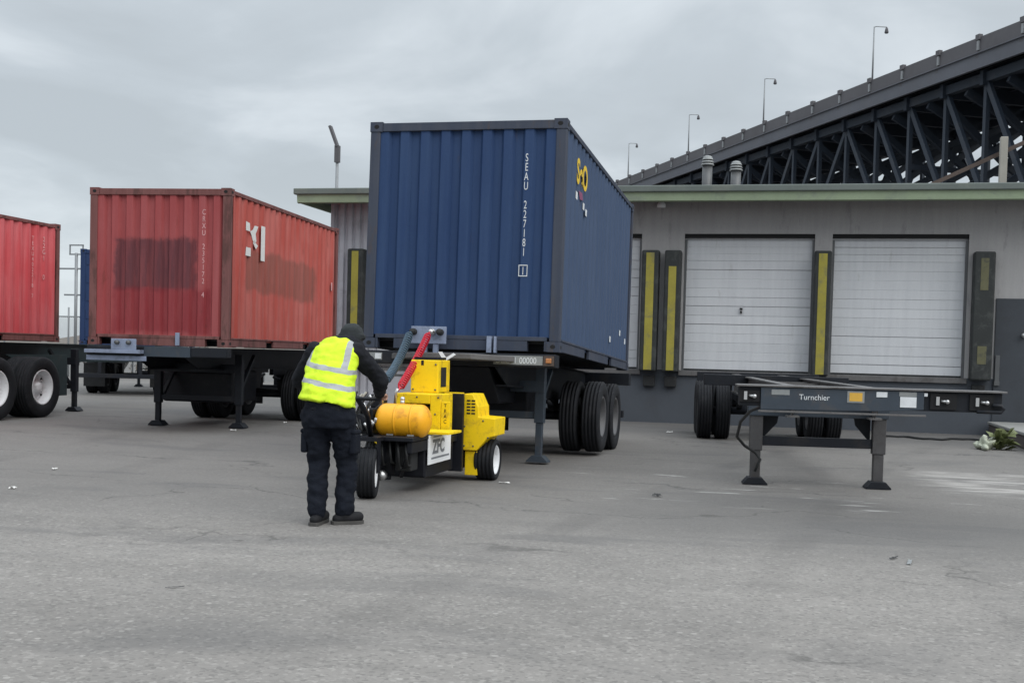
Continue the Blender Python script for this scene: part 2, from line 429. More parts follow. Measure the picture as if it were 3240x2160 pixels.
# ------------------------------------------------------------------ mesh builder
class MB:
    def __init__(self):
        self.v, self.f, self.mi, self.sm = [], [], [], []
        self.cur = 0
        self.smooth = False

    def add(self, verts, faces):
        o = len(self.v)
        self.v += [tuple(v) for v in verts]
        for f in faces:
            self.f.append([i + o for i in f])
            self.mi.append(self.cur)
            self.sm.append(self.smooth)

    def box(self, lo, hi, M=None):
        x0, y0, z0 = lo
        x1, y1, z1 = hi
        vs = [Vector(p) for p in ((x0, y0, z0), (x1, y0, z0), (x1, y1, z0), (x0, y1, z0), (x0, y0, z1), (x1, y0, z1), (x1, y1, z1), (x0, y1, z1))]
        if M is not None:
            vs = [M @ v for v in vs]
        self.add(vs, [(0, 3, 2, 1), (4, 5, 6, 7), (0, 1, 5, 4), (1, 2, 6, 5), (2, 3, 7, 6), (3, 0, 4, 7)])
        return self

    def prism(self, poly, axis, a, b):
        """poly: 2-D outline; axis: extrude direction; the other two axes keep cyclic order"""
        n = len(poly)
        area = sum(poly[i][0] * poly[(i + 1) % n][1] - poly[(i + 1) % n][0] * poly[i][1] for i in range(n))
        if area < 0:
            poly = poly[::-1]
        def P(u, v, t):
            return {'x': (t, u, v), 'y': (v, t, u), 'z': (u, v, t)}[axis]
        vs = [P(u, v, a) for u, v in poly] + [P(u, v, b) for u, v in poly]
        fs = [tuple(range(n - 1, -1, -1)), tuple(range(n, 2 * n))]
        fs += [(i, (i + 1) % n, n + (i + 1) % n, n + i) for i in range(n)]
        self.add(vs, fs)
        return self

    def beam(self, p0, p1, wd, ht, up=(0, 0, 1)):
        p0, p1 = Vector(p0), Vector(p1)
        d_ = (p1 - p0).normalized()
        u = Vector(up)
        if abs(d_.dot(u)) > 0.98:
            u = Vector((0, 1, 0))
        s = d_.cross(u).normalized()
        t = s.cross(d_).normalized()
        vs = []
        for p in (p0, p1):
            for a, b in ((-1, -1), (1, -1), (1, 1), (-1, 1)):
                vs.append(p + s * a * wd / 2 + t * b * ht / 2)
        self.add(vs, [(0, 3, 2, 1)[::-1], (4, 5, 6, 7)[::-1], (0, 1, 5, 4)[::-1], (1, 2, 6, 5)[::-1], (2, 3, 7, 6)[::-1], (3, 0, 4, 7)[::-1]])
        return self

    def tube(self, pts, r, seg=10, cap=True):
        pts = [Vector(p) for p in pts]
        n = len(pts)
        rs = r if isinstance(r, (list, tuple)) else [r] * n
        T = [(pts[min(i + 1, n - 1)] - pts[max(i - 1, 0)]).normalized() for i in range(n)]
        u = T[0].orthogonal().normalized()
        vs, fs = [], []
        for i in range(n):
            u = (u - T[i] * u.dot(T[i])).normalized()
            b_ = T[i].cross(u)
            for k in range(seg):
                a = 2 * pi * k / seg
                vs.append(pts[i] + (u * cos(a) + b_ * sin(a)) * rs[i])
        for i in range(n - 1):
            for k in range(seg):
                k2 = (k + 1) % seg
                fs.append((i * seg + k, i * seg + k2, (i + 1) * seg + k2, (i + 1) * seg + k))
        if cap:
            fs.append(tuple(range(seg - 1, -1, -1)))
            fs.append(tuple((n - 1) * seg + k for k in range(seg)))
        sm = self.smooth
        self.smooth = True
        self.add(vs, fs)
        self.smooth = sm
        return self

    def cyl(self, p0, p1, r, seg=16):
        return self.tube([p0, p1], r, seg)

    def lathe(self, prof, center, axis='x', seg=32, closed=False):
        """prof: (along-axis, radius) pairs"""
        c = Vector(center)
        n = len(prof)
        vs, fs = [], []
        for t, r in prof:
            for k in range(seg):
                a = 2 * pi * k / seg
                q = {'x': (t, r * cos(a), r * sin(a)), 'y': (r * sin(a), t, r * cos(a)), 'z': (r * cos(a), r * sin(a), t)}[axis]
                vs.append(c + Vector(q))
        m = n if closed else n - 1
        for i in range(m):
            j = (i + 1) % n
            for k in range(seg):
                k2 = (k + 1) % seg
                fs.append((i * seg + k, i * seg + k2, j * seg + k2, j * seg + k)[::-1])
        if not closed:
            if prof[0][1] > 1e-5:
                fs.append(tuple(range(seg)))
            if prof[-1][1] > 1e-5:
                fs.append(tuple((n - 1) * seg + k for k in range(seg - 1, -1, -1)))
        sm = self.smooth
        self.smooth = True
        self.add(vs, fs)
        self.smooth = sm
        return self

    def ball(self, c, r, seg=12, rings=8):
        prof = [(-cos(pi * i / rings), max(sin(pi * i / rings), 1e-6)) for i in range(rings + 1)]
        rr = r if isinstance(r, (tuple, list)) else (r, r, r)
        o = len(self.v)
        self.lathe(prof, (0, 0, 0), 'z', seg)
        for i in range(o, len(self.v)):
            v = self.v[i]
            self.v[i] = (c[0] + v[0] * rr[0], c[1] + v[1] * rr[1], c[2] + v[2] * rr[2])
        return self

    def mesh(self, name, mats):
        me = bpy.data.meshes.new(name)
        me.from_pydata(self.v, [], self.f)
        for m in (mats if isinstance(mats, (list, tuple)) else [mats]):
            me.materials.append(m)
        me.polygons.foreach_set('material_index', self.mi)
        me.polygons.foreach_set('use_smooth', self.sm)
        bm = bmesh.new()
        bm.from_mesh(me)
        bmesh.ops.recalc_face_normals(bm, faces=bm.faces)
        bm.to_mesh(me)
        bm.free()
        me.update()
        return me

    def build(self, name, mats, parent=None, bevel=0.0, loc=None):
        me = self.mesh(name, mats)
        return link(name, me, parent, bevel, loc)


def link(name, me, parent=None, bevel=0.0, loc=None):
    o = bpy.data.objects.new(name, me)
    C.objects.link(o)
    if parent is not None:
        o.parent = parent
    if loc is not None:
        o.location = loc
    if bevel:
        bv = o.modifiers.new('bevel', 'BEVEL')
        bv.width = bevel
        bv.segments = 2
        bv.limit_method = 'ANGLE'
        bv.angle_limit = R(40)
    return o


def tag(o, label=None, cat=None, group=None, kind=None):
    if label:
        o['label'] = label
    if cat:
        o['category'] = cat
    if group:
        o['group'] = group
    if kind:
        o['kind'] = kind
    return o


def thing(name, label, cat, loc=(0, 0, 0), rot=(0, 0, 0), group=None):
    o = bpy.data.objects.new(name, None)
    o.empty_display_size = 0.3
    C.objects.link(o)
    o.location = loc
    o.rotation_euler = rot
    return tag(o, label, cat, group)


def copy_tree(o, parent=None):
    c = o.copy()
    C.objects.link(c)
    if parent is not None:
        c.parent = parent
    for ch in list(o.children):
        copy_tree(ch, c)
    return c


def text(name, s, size, parent, mat, loc, rot, line=1.0, ext=0.002, sx=1.0, align='LEFT', fat=0.0):
    cu = bpy.data.curves.new('lettering', 'FONT')
    cu.body = s
    cu.size = size
    cu.space_line = line
    cu.extrude = ext
    cu.align_x = align
    cu.offset = fat
    tmp = bpy.data.objects.new('lettering', cu)
    C.objects.link(tmp)
    bpy.context.view_layer.update()
    me = bpy.data.meshes.new_from_object(tmp.evaluated_get(bpy.context.evaluated_depsgraph_get()))
    bpy.data.objects.remove(tmp)
    me.transform(Matrix.Translation(loc) @ Euler(rot).to_matrix().to_4x4() @ Matrix.Diagonal((sx, 1, 1, 1)))
    me.materials.clear()
    me.materials.append(mat)
    return link(name, me, parent)


FRONT = (R(90), 0, 0)            # lettering read from -Y
RIGHT = (R(90), 0, R(90))        # lettering read from +X

# ------------------------------------------------------------------ ground
g = MB()
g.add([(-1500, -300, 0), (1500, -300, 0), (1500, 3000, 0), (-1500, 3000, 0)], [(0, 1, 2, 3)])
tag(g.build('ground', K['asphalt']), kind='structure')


# ------------------------------------------------------------------ warehouse
YW = 26.6
ware = thing('warehouse', 'long low grey warehouse with green roof edge and white roller dock doors', 'building', (0, 0, 0))
XL, XR = -10.94, 16.0
doors = [(-9.9, -7.1), (-6.3, -3.46), (-2.5, 0.33), (0.70, 3.50)]
wl = MB()
xs = XL
for a, b_ in doors:
    if a == -9.9:
        xs = b_
        continue
    wl.box((xs, YW, 1.2), (a, YW + 0.3, 4.25))
    xs = b_
wl.box((xs, YW, 1.2), (XR, YW + 0.3, 4.25))
wl.box((-7.1, YW, 4.25), (XR, YW + 0.3, 5.0))
wl.box((XL, 27.2, 0), (XL + 0.3, 48, 5.0))
wl.box((XL, 47.7, 0), (XR, 48, 5.0))
wl.box((XR - 0.3, YW + 0.3, 0), (XR, 47.7, 5.0))
wl.build('wall', K['wall'], ware)
lo = MB().box((-7.1, YW + 0.004, 0), (XR, YW + 0.3, 1.2))
lo.build('plinth', K['wall_low'], ware)
dk = MB().box((4.08, YW - 0.03, 0.12), (9.0, YW + 0.004, 2.9))
dk.build('dark_panel', K['wall_dark'], ware, 0.01)
kn = MB().cyl((4.64, YW - 0.03, 2.13), (4.64, YW - 0.06, 2.13), 0.02, 12).ball((4.64, YW - 0.09, 2.13), 0.055)
kn.build('door_knob', K['chrome'], ware)
cd = MB().box((4.10, YW - 0.07, 1.15), (4.19, YW - 0.032, 1.7)).box((4.09, YW - 0.08, 1.06), (4.20, YW - 0.032, 1.151))
cd.build('conduit_box', K['vent'], ware, 0.006)
# ribbed siding at the left end
sd = MB()
xx = XL
while xx < -7.1:
    x1 = min(xx + 0.2, -7.1)
    if not (-9.9 < xx < -7.3):
        pts = [(xx, YW), (xx + 0.10, YW), (xx + 0.125, YW + 0.05), (xx + 0.175, YW + 0.05), (x1, YW)]
        vs = [(p[0], p[1], z) for z in (0.0, 5.0) for p in pts]
        sd.add(vs, [(i, i + 1, 6 + i, 5 + i) for i in range(4)])
    xx += 0.2
sd.box((XL, YW + 0.06, 0), (-9.9, YW + 0.3, 5.0)).box((-9.9, YW + 0.02, 4.25), (-7.1, YW + 0.3, 5.0)).box((-9.9, YW + 0.02, 0), (-7.1, YW + 0.3, 1.2))
sd.box((XL - 0.03, YW - 0.03, 0), (XL + 0.06, YW + 0.0, 5.0)).box((XL - 0.03, YW, 0), (XL - 0.001, 27.2, 5.0))
sd.build('siding', K['siding'], ware)

PAN = 0.61


def dock_door(x0, x1, wear):
    m = MB()
    z = 1.22
    k = 0
    y0 = YW + 0.14
    rd = random.Random(40 + wear)
    while z < 4.08:
        z1 = min(z + PAN, 4.12)
        # each section: a shallow raised profile with two pressed grooves
        n = 3
        hh = (z1 - z) / n
        for i in range(n):
            a, b_ = z + i * hh, z + (i + 1) * hh
            gp_ = rd.choice((0.001, 0.002, 0.004, 0.010))
            dy, dy2 = rd.uniform(-0.004, 0.004), rd.uniform(-0.006, 0.006)
            pr = [(y0 + gp_ + 0.006, a), (y0 + dy, a + gp_ + 0.008), (y0 + dy2, b_ - 0.006), (y0 + gp_ + 0.003, b_)]
            vs = [(x, p[0], p[1]) for x in (x0 - 0.02, x1 + 0.02) for p in pr]
            m.add(vs, [(j, j + 1, 5 + j, 4 + j) for j in range(3)])
        z = z1
        k += 1
    m.box((x0 - 0.02, y0 + 0.02, 1.2), (x1 + 0.02, y0 + 0.06, 4.2))
    d_ = m.build('roller_door', K['door_white'], ware)
    s = MB().box((x0, y0 - 0.03, 1.202), (x1, y0 + 0.02, 1.24))
    s.build('bottom_seal', K['rubber'], d_)
    r_ = MB().box((x0, YW + 0.02, 4.17), (x1, YW + 0.2, 4.248))
    r_.build('header_gap', K['black_hole'], d_)
    MB().box((x0 + 0.001, YW + 0.06, 1.2), (x0 + 0.05, YW + 0.135, 4.12)).build('door_track', K['vent'], d_)
    MB().box((x1 - 0.05, YW + 0.06, 1.2), (x1 - 0.001, YW + 0.135, 4.12)).build('door_track', K['vent'], d_)
    return d_


for i, (a, b_) in enumerate(doors):
    dd = dock_door(a, b_, i)
    lp = MB().box(((a + b_) / 2 - 0.16, YW + 0.085, 2.58), ((a + b_) / 2 - 0.10, YW + 0.138, 2.62)).box(((a + b_) / 2 - 0.15, YW + 0.09, 2.50), ((a + b_) / 2 - 0.11, YW + 0.138, 2.55))
    if a != 0.70:
        lp.build('lock_handle', K['rubber'], dd)
    sl = MB().box((a - 0.05, YW - 0.06, 1.08), (b_ + 0.05, YW - 0.002, 1.198))
    sl.build('dock_sill', K['steel'], ware, 0.008)


def dock_pad(x0, x1, stripe, label=None):
    m = MB().box((x0, YW - 0.32, 1.16), (x1, YW - 0.003, 3.86))
    p = m.build('dock_pad', K['pad'], ware, 0.035)
    if label:
        p['label'] = label
    xm = (x0 + x1) / 2
    for (z0, z1, wd) in stripe:
        MB().box((xm - wd / 2, YW - 0.328, z0), (xm + wd / 2, YW - 0.3, z1)).build('stripe', K['pad_worn'] if label else K['pad_yellow'], p, 0.004)


dock_pad(-3.41, -3.03, [(1.19, 3.80, 0.18)])
dock_pad(-2.90, -2.54, [(1.19, 3.50, 0.17)])
dock_pad(0.33, 0.69, [(1.19, 3.80, 0.18)])
dock_pad(3.58, 4.00, [(3.05, 3.72, 0.16), (1.50, 1.88, 0.18)], 'dock pad with its yellow stripe mostly worn away')
dock_pad(-10.42, -10.02, [(1.19, 3.80, 0.17)])
for x in (-3.2, -2.72, 0.51, 3.78):
    MB().box((x - 0.13, YW - 0.12, 0.82), (x + 0.13, YW - 0.002, 1.06)).build('rubber_bumper', K['rubber'], ware, 0.012)
# roof
rf = MB().box((-11.36, 25.66, 5.02), (XR + 0.8, 48.6, 5.10))
rf.build('roof', K['roof'], ware)
fa = MB()
fa.prism([(25.60, 4.86), (25.66, 4.84), (25.66, 5.04), (25.58, 5.04)], 'x', -11.42, XR + 0.8)
fa.prism([(25.66, 4.84), (26.6, 5.0), (26.6, 5.02), (25.66, 5.019)], 'x', -11.36, XR + 0.8)
fa.box((-11.43, 25.66, 4.86), (-11.36, 48.6, 5.05))
fa.build('fascia', K['fascia'], ware)
fc = MB().box((-11.49, 25.52, 5.04), (XR + 0.9, 25.72, 5.18)).box((-11.49, 25.72, 5.05), (-11.32, 48.6, 5.18))
fc.build('roof_edge', K['fascia_cap'], ware, 0.02)
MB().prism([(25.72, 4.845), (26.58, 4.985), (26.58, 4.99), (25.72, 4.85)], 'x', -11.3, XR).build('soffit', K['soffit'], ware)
lm = MB().cyl((-3.03, YW, 4.90), (-3.03, YW - 0.12, 4.90), 0.03, 10).lathe([(-0.10, 0.10), (-0.02, 0.09), (0.04, 0.04), (0.07, 0.01)], (-3.03, YW - 0.16, 4.92), 'z', 16)
lm.build('wall_lamp', K['sign_white'], ware)
for x, zt in ((-2.31, 6.56), (-1.60, 6.42)):
    v = MB().cyl((x, 30, 5.1), (x, 30, zt - 0.22), 0.125, 16)
    p = v.build('roof_vent', K['vent'], ware)
    cp = MB()
    for i in range(3):
        cp.lathe([(0, 0.12), (0.0, 0.172 - i * 0.012), (0.03, 0.155 - i * 0.012), (0.055, 0.11)], (x, 30, zt - 0.24 + i * 0.065), 'z', 18)
    cp.ball((x, 30, zt - 0.05), (0.12, 0.12, 0.05))
    cp.build('vent_cap', K['vent_pale'], p)
ms = MB().box((4.40, 28.92, 5.1), (4.56, 29.08, 6.72))
mo = ms.build('roof_post', K['pale_post'], ware, 0.01)
MB().beam((2.2, 29.2, 5.32), (9.0, 29.2, 8.55), 0.07, 0.09).build('sloping_rail', K['rust'], ware)
hv = MB().box((4.0, 29.5, 5.1), (4.9, 30.4, 5.72)).box((4.95, 29.4, 5.1), (6.8, 30.6, 5.66))
hv.build('roof_unit', K['pale_post'], ware, 0.02)

# step, weed, plastic and cable by the right end of the wall
st = thing('concrete_step', 'low concrete step with brown stained side under the charcoal wall panel', 'step', (4.02, 20.9, 0))
s1 = MB().box((0, 0, 0), (5, 5.6, 0.24))
s1.build('riser', K['step_side'], st, 0.02)
MB().box((-0.03, -0.03, 0.242), (5, 5.6, 0.30)).build('top_slab', K['concrete'], st, 0.012)


def leafy(name, label, cat, loc, n, spread, size, mat, seed):
    rnd = random.Random(seed)
    m = MB()
    for i in range(n):
        a = rnd.uniform(0, 2 * pi)
        r0 = rnd.uniform(0, spread)
        base = Vector((cos(a) * r0 * 0.5, sin(a) * r0 * 0.5, 0))
        base.z = rnd.uniform(0, 0.5) * size
        tip = base + Vector((cos(a + rnd.uniform(-1, 1)) * r0, sin(a + rnd.uniform(-1, 1)) * r0, rnd.uniform(-0.05, 0.22) * size * 1.6))
        mid = (base + tip) / 2 + Vector((0, 0, 0.08 * size))
        s = Vector((-sin(a), cos(a), rnd.uniform(-0.5, 0.5))).normalized() * rnd.uniform(0.10, 0.22) * size
        m.add([base, mid - s, tip, mid + s], [(0, 1, 2, 3)])
    o = m.build(name, mat, None, 0, loc)
    return tag(o, label, cat)


leafy('weed_clump', 'leafy green weed clump beside the concrete step at the wall', 'weed', (3.56, 22.1, 0), 110, 0.22, 0.52, K['leaf'], 3)
pl = MB()
rnd = random.Random(5)
pl.ball((0, 0, 0.09), (0.17, 0.13, 0.11), 22, 16)
pl.v = [tuple(Vector(v) * (1 + 0.55 * mnoise.noise(Vector(v) * 11) + 0.25 * mnoise.noise(Vector(v) * 27)) ) for v in pl.v]
pl.ball((-0.05, -0.25, 0.05), (0.06, 0.22, 0.06), 12, 8)
tag(pl.build('plastic_bag', K['plastic'], None, 0, (3.30, 22.0, 0.0)), 'crumpled pale plastic bag lying against the weeds', 'plastic bag')
cbm = MB()
cbm.tube([(1.7 + i * 0.11, 24.3 + 0.25 * sin(i * 0.55) + 0.1 * sin(i * 1.7), 0.025) for i in range(20)], 0.022, 6)
tag(cbm.build('ground_cable', K['rubber']), 'black cable lying on the ground along the dock wall', 'cable')


# ------------------------------------------------------------------ containers
def corr(n0, n1, pitch, fl, sl, depth):
    """corrugation outline from n0 to n1: list of (along, inset)"""
    pts = []
    t = n0
    while t < n1 - 1e-4:
        for da, de in ((0, 0), (fl, 0), (fl + sl, depth), (pitch - sl, depth)):
            if t + da <= n1:
                pts.append((t + da, de))
        t += pitch
    pts.append((n1, pts[-1][1]))
    return pts


def container(label, loc, rot, L, H, m_end, m_side, m_frame, group, end_pitch=0.265, W=2.438):
    hw = W / 2
    t = thing('shipping_container', label, 'container', loc, rot, group)
    # front end wall
    m = MB()
    pts = corr(-hw + 0.13, hw - 0.13, end_pitch, 0.105, 0.035, 0.046)
    vs = [(x, 0.022 + de, z) for z in (0.17, H - 0.115) for x, de in pts]
    n = len(pts)
    m.add(vs, [(i, i + 1, n + i + 1, n + i) for i in range(n - 1)])
    m.box((-hw + 0.1, 0.085, 0.15), (hw - 0.1, 0.11, H - 0.1))
    m.build('end_wall', m_end, t)
    # side walls
    for s in (-1, 1):
        m = MB()
        pts = corr(0.16, L - 0.16, 0.278, 0.072, 0.068, 0.036)
        n = len(pts)
        vs = [(s * (hw - 0.012 - de), y, z) for z in (0.155, H - 0.085) for y, de in pts]
        m.add(vs, [(i, i + 1, n + i + 1, n + i) for i in range(n - 1)])
        m.box((min(s * (hw - 0.07), s * (hw - 0.055)), 0.12, 0.1), (max(s * (hw - 0.07), s * (hw - 0.055)), L - 0.12, H - 0.06))
        m.build('side_wall', m_side, t)
        m = MB().box((min(s * hw, s * (hw - 0.06)) , 0.16, H - 0.085), (max(s * hw, s * (hw - 0.06)), L - 0.16, H - 0.02))
        m.build('top_rail', m_frame, t, 0.006)
        m = MB()
        m.box((min(s * (hw - 0.002), s * (hw - 0.05)), 0.16, 0.13), (max(s * (hw - 0.002), s * (hw - 0.05)), L - 0.16, 0.158))
        y0 = 0.16
        for yc in (L / 2 - 1.025, L / 2 + 1.025, L - 0.16 + 0.18):
            m.box((min(s * (hw - 0.012), s * (hw - 0.05)), y0, 0.01), (max(s * (hw - 0.012), s * (hw - 0.05)), yc - 0.18, 0.129))
            y0 = yc + 0.18
        m.build('bottom_rail', m_frame, t, 0.004)
    # roof and floor
    m = MB()
    pts = corr(0.12, L - 0.12, 0.21, 0.09, 0.02, 0.02)
    n = len(pts)
    vs = [(x, y, H - 0.03 - de) for x in (-hw + 0.05, hw - 0.05) for y, de in pts]
    m.add(vs, [(i, i + 1, n + i + 1, n + i) for i in range(n - 1)])
    m.build('roof', m_side, t)
    fl = MB().box((-hw + 0.06, 0.14, 0.10), (hw - 0.06, L - 0.14, 0.15))
    y = 0.35
    while y < L - 0.3:
        fl.box((-hw + 0.06, y, 0.02), (hw - 0.06, y + 0.05, 0.099))
        y += 0.31
    fl.build('floor', K['chassis'], t)
    # rear doors with locking bars
    for s in (-1, 1):
        m = MB().box((min(s * 0.01, s * (hw - 0.1)), L - 0.05, 0.17), (max(s * 0.01, s * (hw - 0.1)), L - 0.02, H - 0.12))
        for k in range(5):
            zc = 0.35 + k * (H - 0.65) / 4
            m.box((min(s * 0.06, s * (hw - 0.16)), L - 0.021, zc - 0.13), (max(s * 0.06, s * (hw - 0.16)), L - 0.005, zc + 0.13))
        dr = m.build('cargo_door', m_side, t)
        for xx_ in (0.30, 0.80):
            b_ = MB().cyl((s * xx_, L + 0.01, 0.12), (s * xx_, L + 0.01, H - 0.1), 0.017, 8).box((s * xx_ - 0.02, L - 0.005, 1.0), (s * xx_ + 0.02, L + 0.03, 1.06))
            b_.build('locking_bar', K['vent'], dr)
    # frame: posts, headers, sills, castings
    for sx_ in (-1, 1):
        for yy in (0, L):
            y0, y1 = (0.0, 0.12) if yy == 0 else (L - 0.12, L)
            m = MB().box((min(sx_ * hw, sx_ * (hw - 0.13)), y0 + 0.003, 0.118), (max(sx_ * hw, sx_ * (hw - 0.13)), y1 - 0.003, H - 0.118))
            m.build('corner_post', m_frame, t, 0.012)
            for zb in (0, H - 0.118):
                m = MB()
                y0c, y1c = (-0.004, 0.174) if yy == 0 else (L - 0.174, L + 0.004)
                xo, xi = sx_ * (hw + 0.004), sx_ * (hw - 0.158)
                m.box((min(xo, xi), y0c, zb - 0.002), (max(xo, xi), y1c, zb + 0.12))
                m.cur = 1
                xc = sx_ * (hw - 0.08)
                yf = -0.005 if yy == 0 else L + 0.005
                el = [(xc + 0.033 * cos(a * pi / 6), zb + 0.059 + 0.026 * sin(a * pi / 6)) for a in range(12)]
                m.add([(x, yf, z) for x, z in el], [tuple(range(12))])
                xf = sx_ * (hw + 0.005)
                yc = (y0c + y1c) / 2
                el = [(yc + 0.04 * cos(a * pi / 6), zb + 0.059 + 0.026 * sin(a * pi / 6)) for a in range(12)]
                m.add([(xf, y_, z) for y_, z in el], [tuple(range(12))])
                m.build('corner_casting', [m_frame, K['black_hole']], t)
    for yy in (0, 1):
        y0, y1 = (0.004, 0.10) if yy == 0 else (L - 0.10, L - 0.004)
        MB().box((-hw + 0.158, y0, H - 0.116), (hw - 0.158, y1, H - 0.012)).build('header', m_frame, t, 0.006)
        m = MB().box((-hw + 0.158, y0, 0.125), (hw - 0.158, y1, 0.175))
        m.box((-hw + 0.40, y0 + 0.004, 0.0), (hw - 0.40, y1, 0.124)).box((-hw + 0.158, y0 + 0.004, 0), (-hw + 0.19, y1, 0.124)).box((hw - 0.19, y0 + 0.004, 0), (hw - 0.158, y1, 0.124))
        m.build('sill', m_frame, t, 0.004)
    return t


# ------------------------------------------------------------------ wheels
def tyre_mesh(r, wd, q=0.56):
    h_ = wd / 2
    pr = [(-h_ * 0.72, r * q), (-h_ * 0.95, r * (q + 0.10)), (-h_, r * 0.80), (-h_ * 0.93, r * 0.94), (-h_ * 0.80, r * 0.99)]
    for k in range(4):
        c0 = -h_ * 0.60 + k * h_ * 0.40
        pr += [(c0 - 0.012, r), (c0 - 0.011, r * 0.972), (c0 + 0.011, r * 0.972), (c0 + 0.012, r)]
    pr += [(h_ * 0.80, r * 0.99), (h_ * 0.93, r * 0.94), (h_, r * 0.80), (h_ * 0.95, r * (q + 0.10)), (h_ * 0.72, r * q)]
    m = MB().lathe(pr, (0, 0, 0), 'x', 44, closed=True)
    return m.mesh('wheel', K['tyre'])


def rim_mesh(r, wd, mat, name='rim', deep=0.6, qf=0.57):
    """dish opens towards +x"""
    h_ = wd / 2
    q = r * qf
    m = MB().lathe([(-h_ * 0.7, q), (h_ * 0.72, q), (h_ * 0.78, q * 1.04), (h_ * 0.86, q * 1.0), (h_ * 0.80, q * 0.93), (h_ * 0.1, q * 0.86),
                    (h_ * (0.72 - deep * 1.6), q * 0.80), (h_ * (0.72 - deep * 1.6), q * 0.45), (h_ * (0.9 - deep * 1.6), q * 0.40), (h_ * (0.9 - deep * 1.6), q * 0.30),
                    (h_ * 0.35, q * 0.27), (h_ * 0.42, q * 0.18), (h_ * 0.42, 0.0001)], (0, 0, 0), 'x', 32)
    for k in range(10):
        a = 2 * pi * k / 10
        c_ = (h_ * (0.72 - deep * 1.6), q * 0.62 * cos(a), q * 0.62 * sin(a))
        m.cyl(c_, (c_[0] + 0.03, c_[1], c_[2]), 0.016, 6)
    m.cur = 1
    xh = h_ * (0.722 - deep * 1.6) + 0.002
    for k in range(5):
        a = 2 * pi * (k + 0.5) / 5
        cy_, cz_ = q * 0.70 * cos(a), q * 0.70 * sin(a)
        m.add([(xh, cy_ + 0.04 * cos(b * pi / 5), cz_ + 0.04 * sin(b * pi / 5)) for b in range(10)], [tuple(range(10))])
    return m.mesh(name, [mat, K['black_hole']])


TY = tyre_mesh(0.52, 0.27)
RIMW = rim_mesh(0.52, 0.27, K['rim_white'])
RIMD = rim_mesh(0.52, 0.27, K['rim_dark'])


def wheel(parent, x, y, z, me, rim_me, flip):
    o = link('wheel', me, parent, 0, (x, y, z))
    if flip:
        o.rotation_euler = (0, 0, pi)
    link('rim', rim_me, o)
    return o


def dual_axle(parent, y, half, rim_me, zc=0.52):
    for s in (-1, 1):
        wheel(parent, s * (half - 0.135), y, zc, TY, rim_me, s < 0)
        wheel(parent, s * (half - 0.135 - 0.33), y, zc, TY, rim_me, s > 0)
    MB().cyl((-half + 0.3, y, zc), (half - 0.3, y, zc), 0.07, 12).build('axle', K['chassis'], parent)


def landing_leg(parent, x, y, ztop, foot, m, brace=True, width=0.13):
    l_ = MB().box((x - width / 2, y - 0.06, 0.42), (x + width / 2, y + 0.06, ztop)).box((x - width / 2 + 0.02, y - 0.045, foot + 0.04), (x + width / 2 - 0.02, y + 0.045, 0.42))
    lg = l_.build('landing_leg', m, parent, 0.008)
    f = MB()
    f.prism([(foot, x - 0.145), (foot, x + 0.145), (foot + 0.02, x + 0.14), (foot + 0.09, x + 0.07), (foot + 0.09, x - 0.07), (foot + 0.02, x - 0.14)], 'y', y - 0.12, y + 0.12)
    f.build('foot', m, lg, 0.004)
    if brace:
        MB().beam((x * 0.93, y + 0.05, 0.55), (x * 0.93, y + 0.85, ztop - 0.02), 0.06, 0.06).build('brace', m, lg)
    return lg


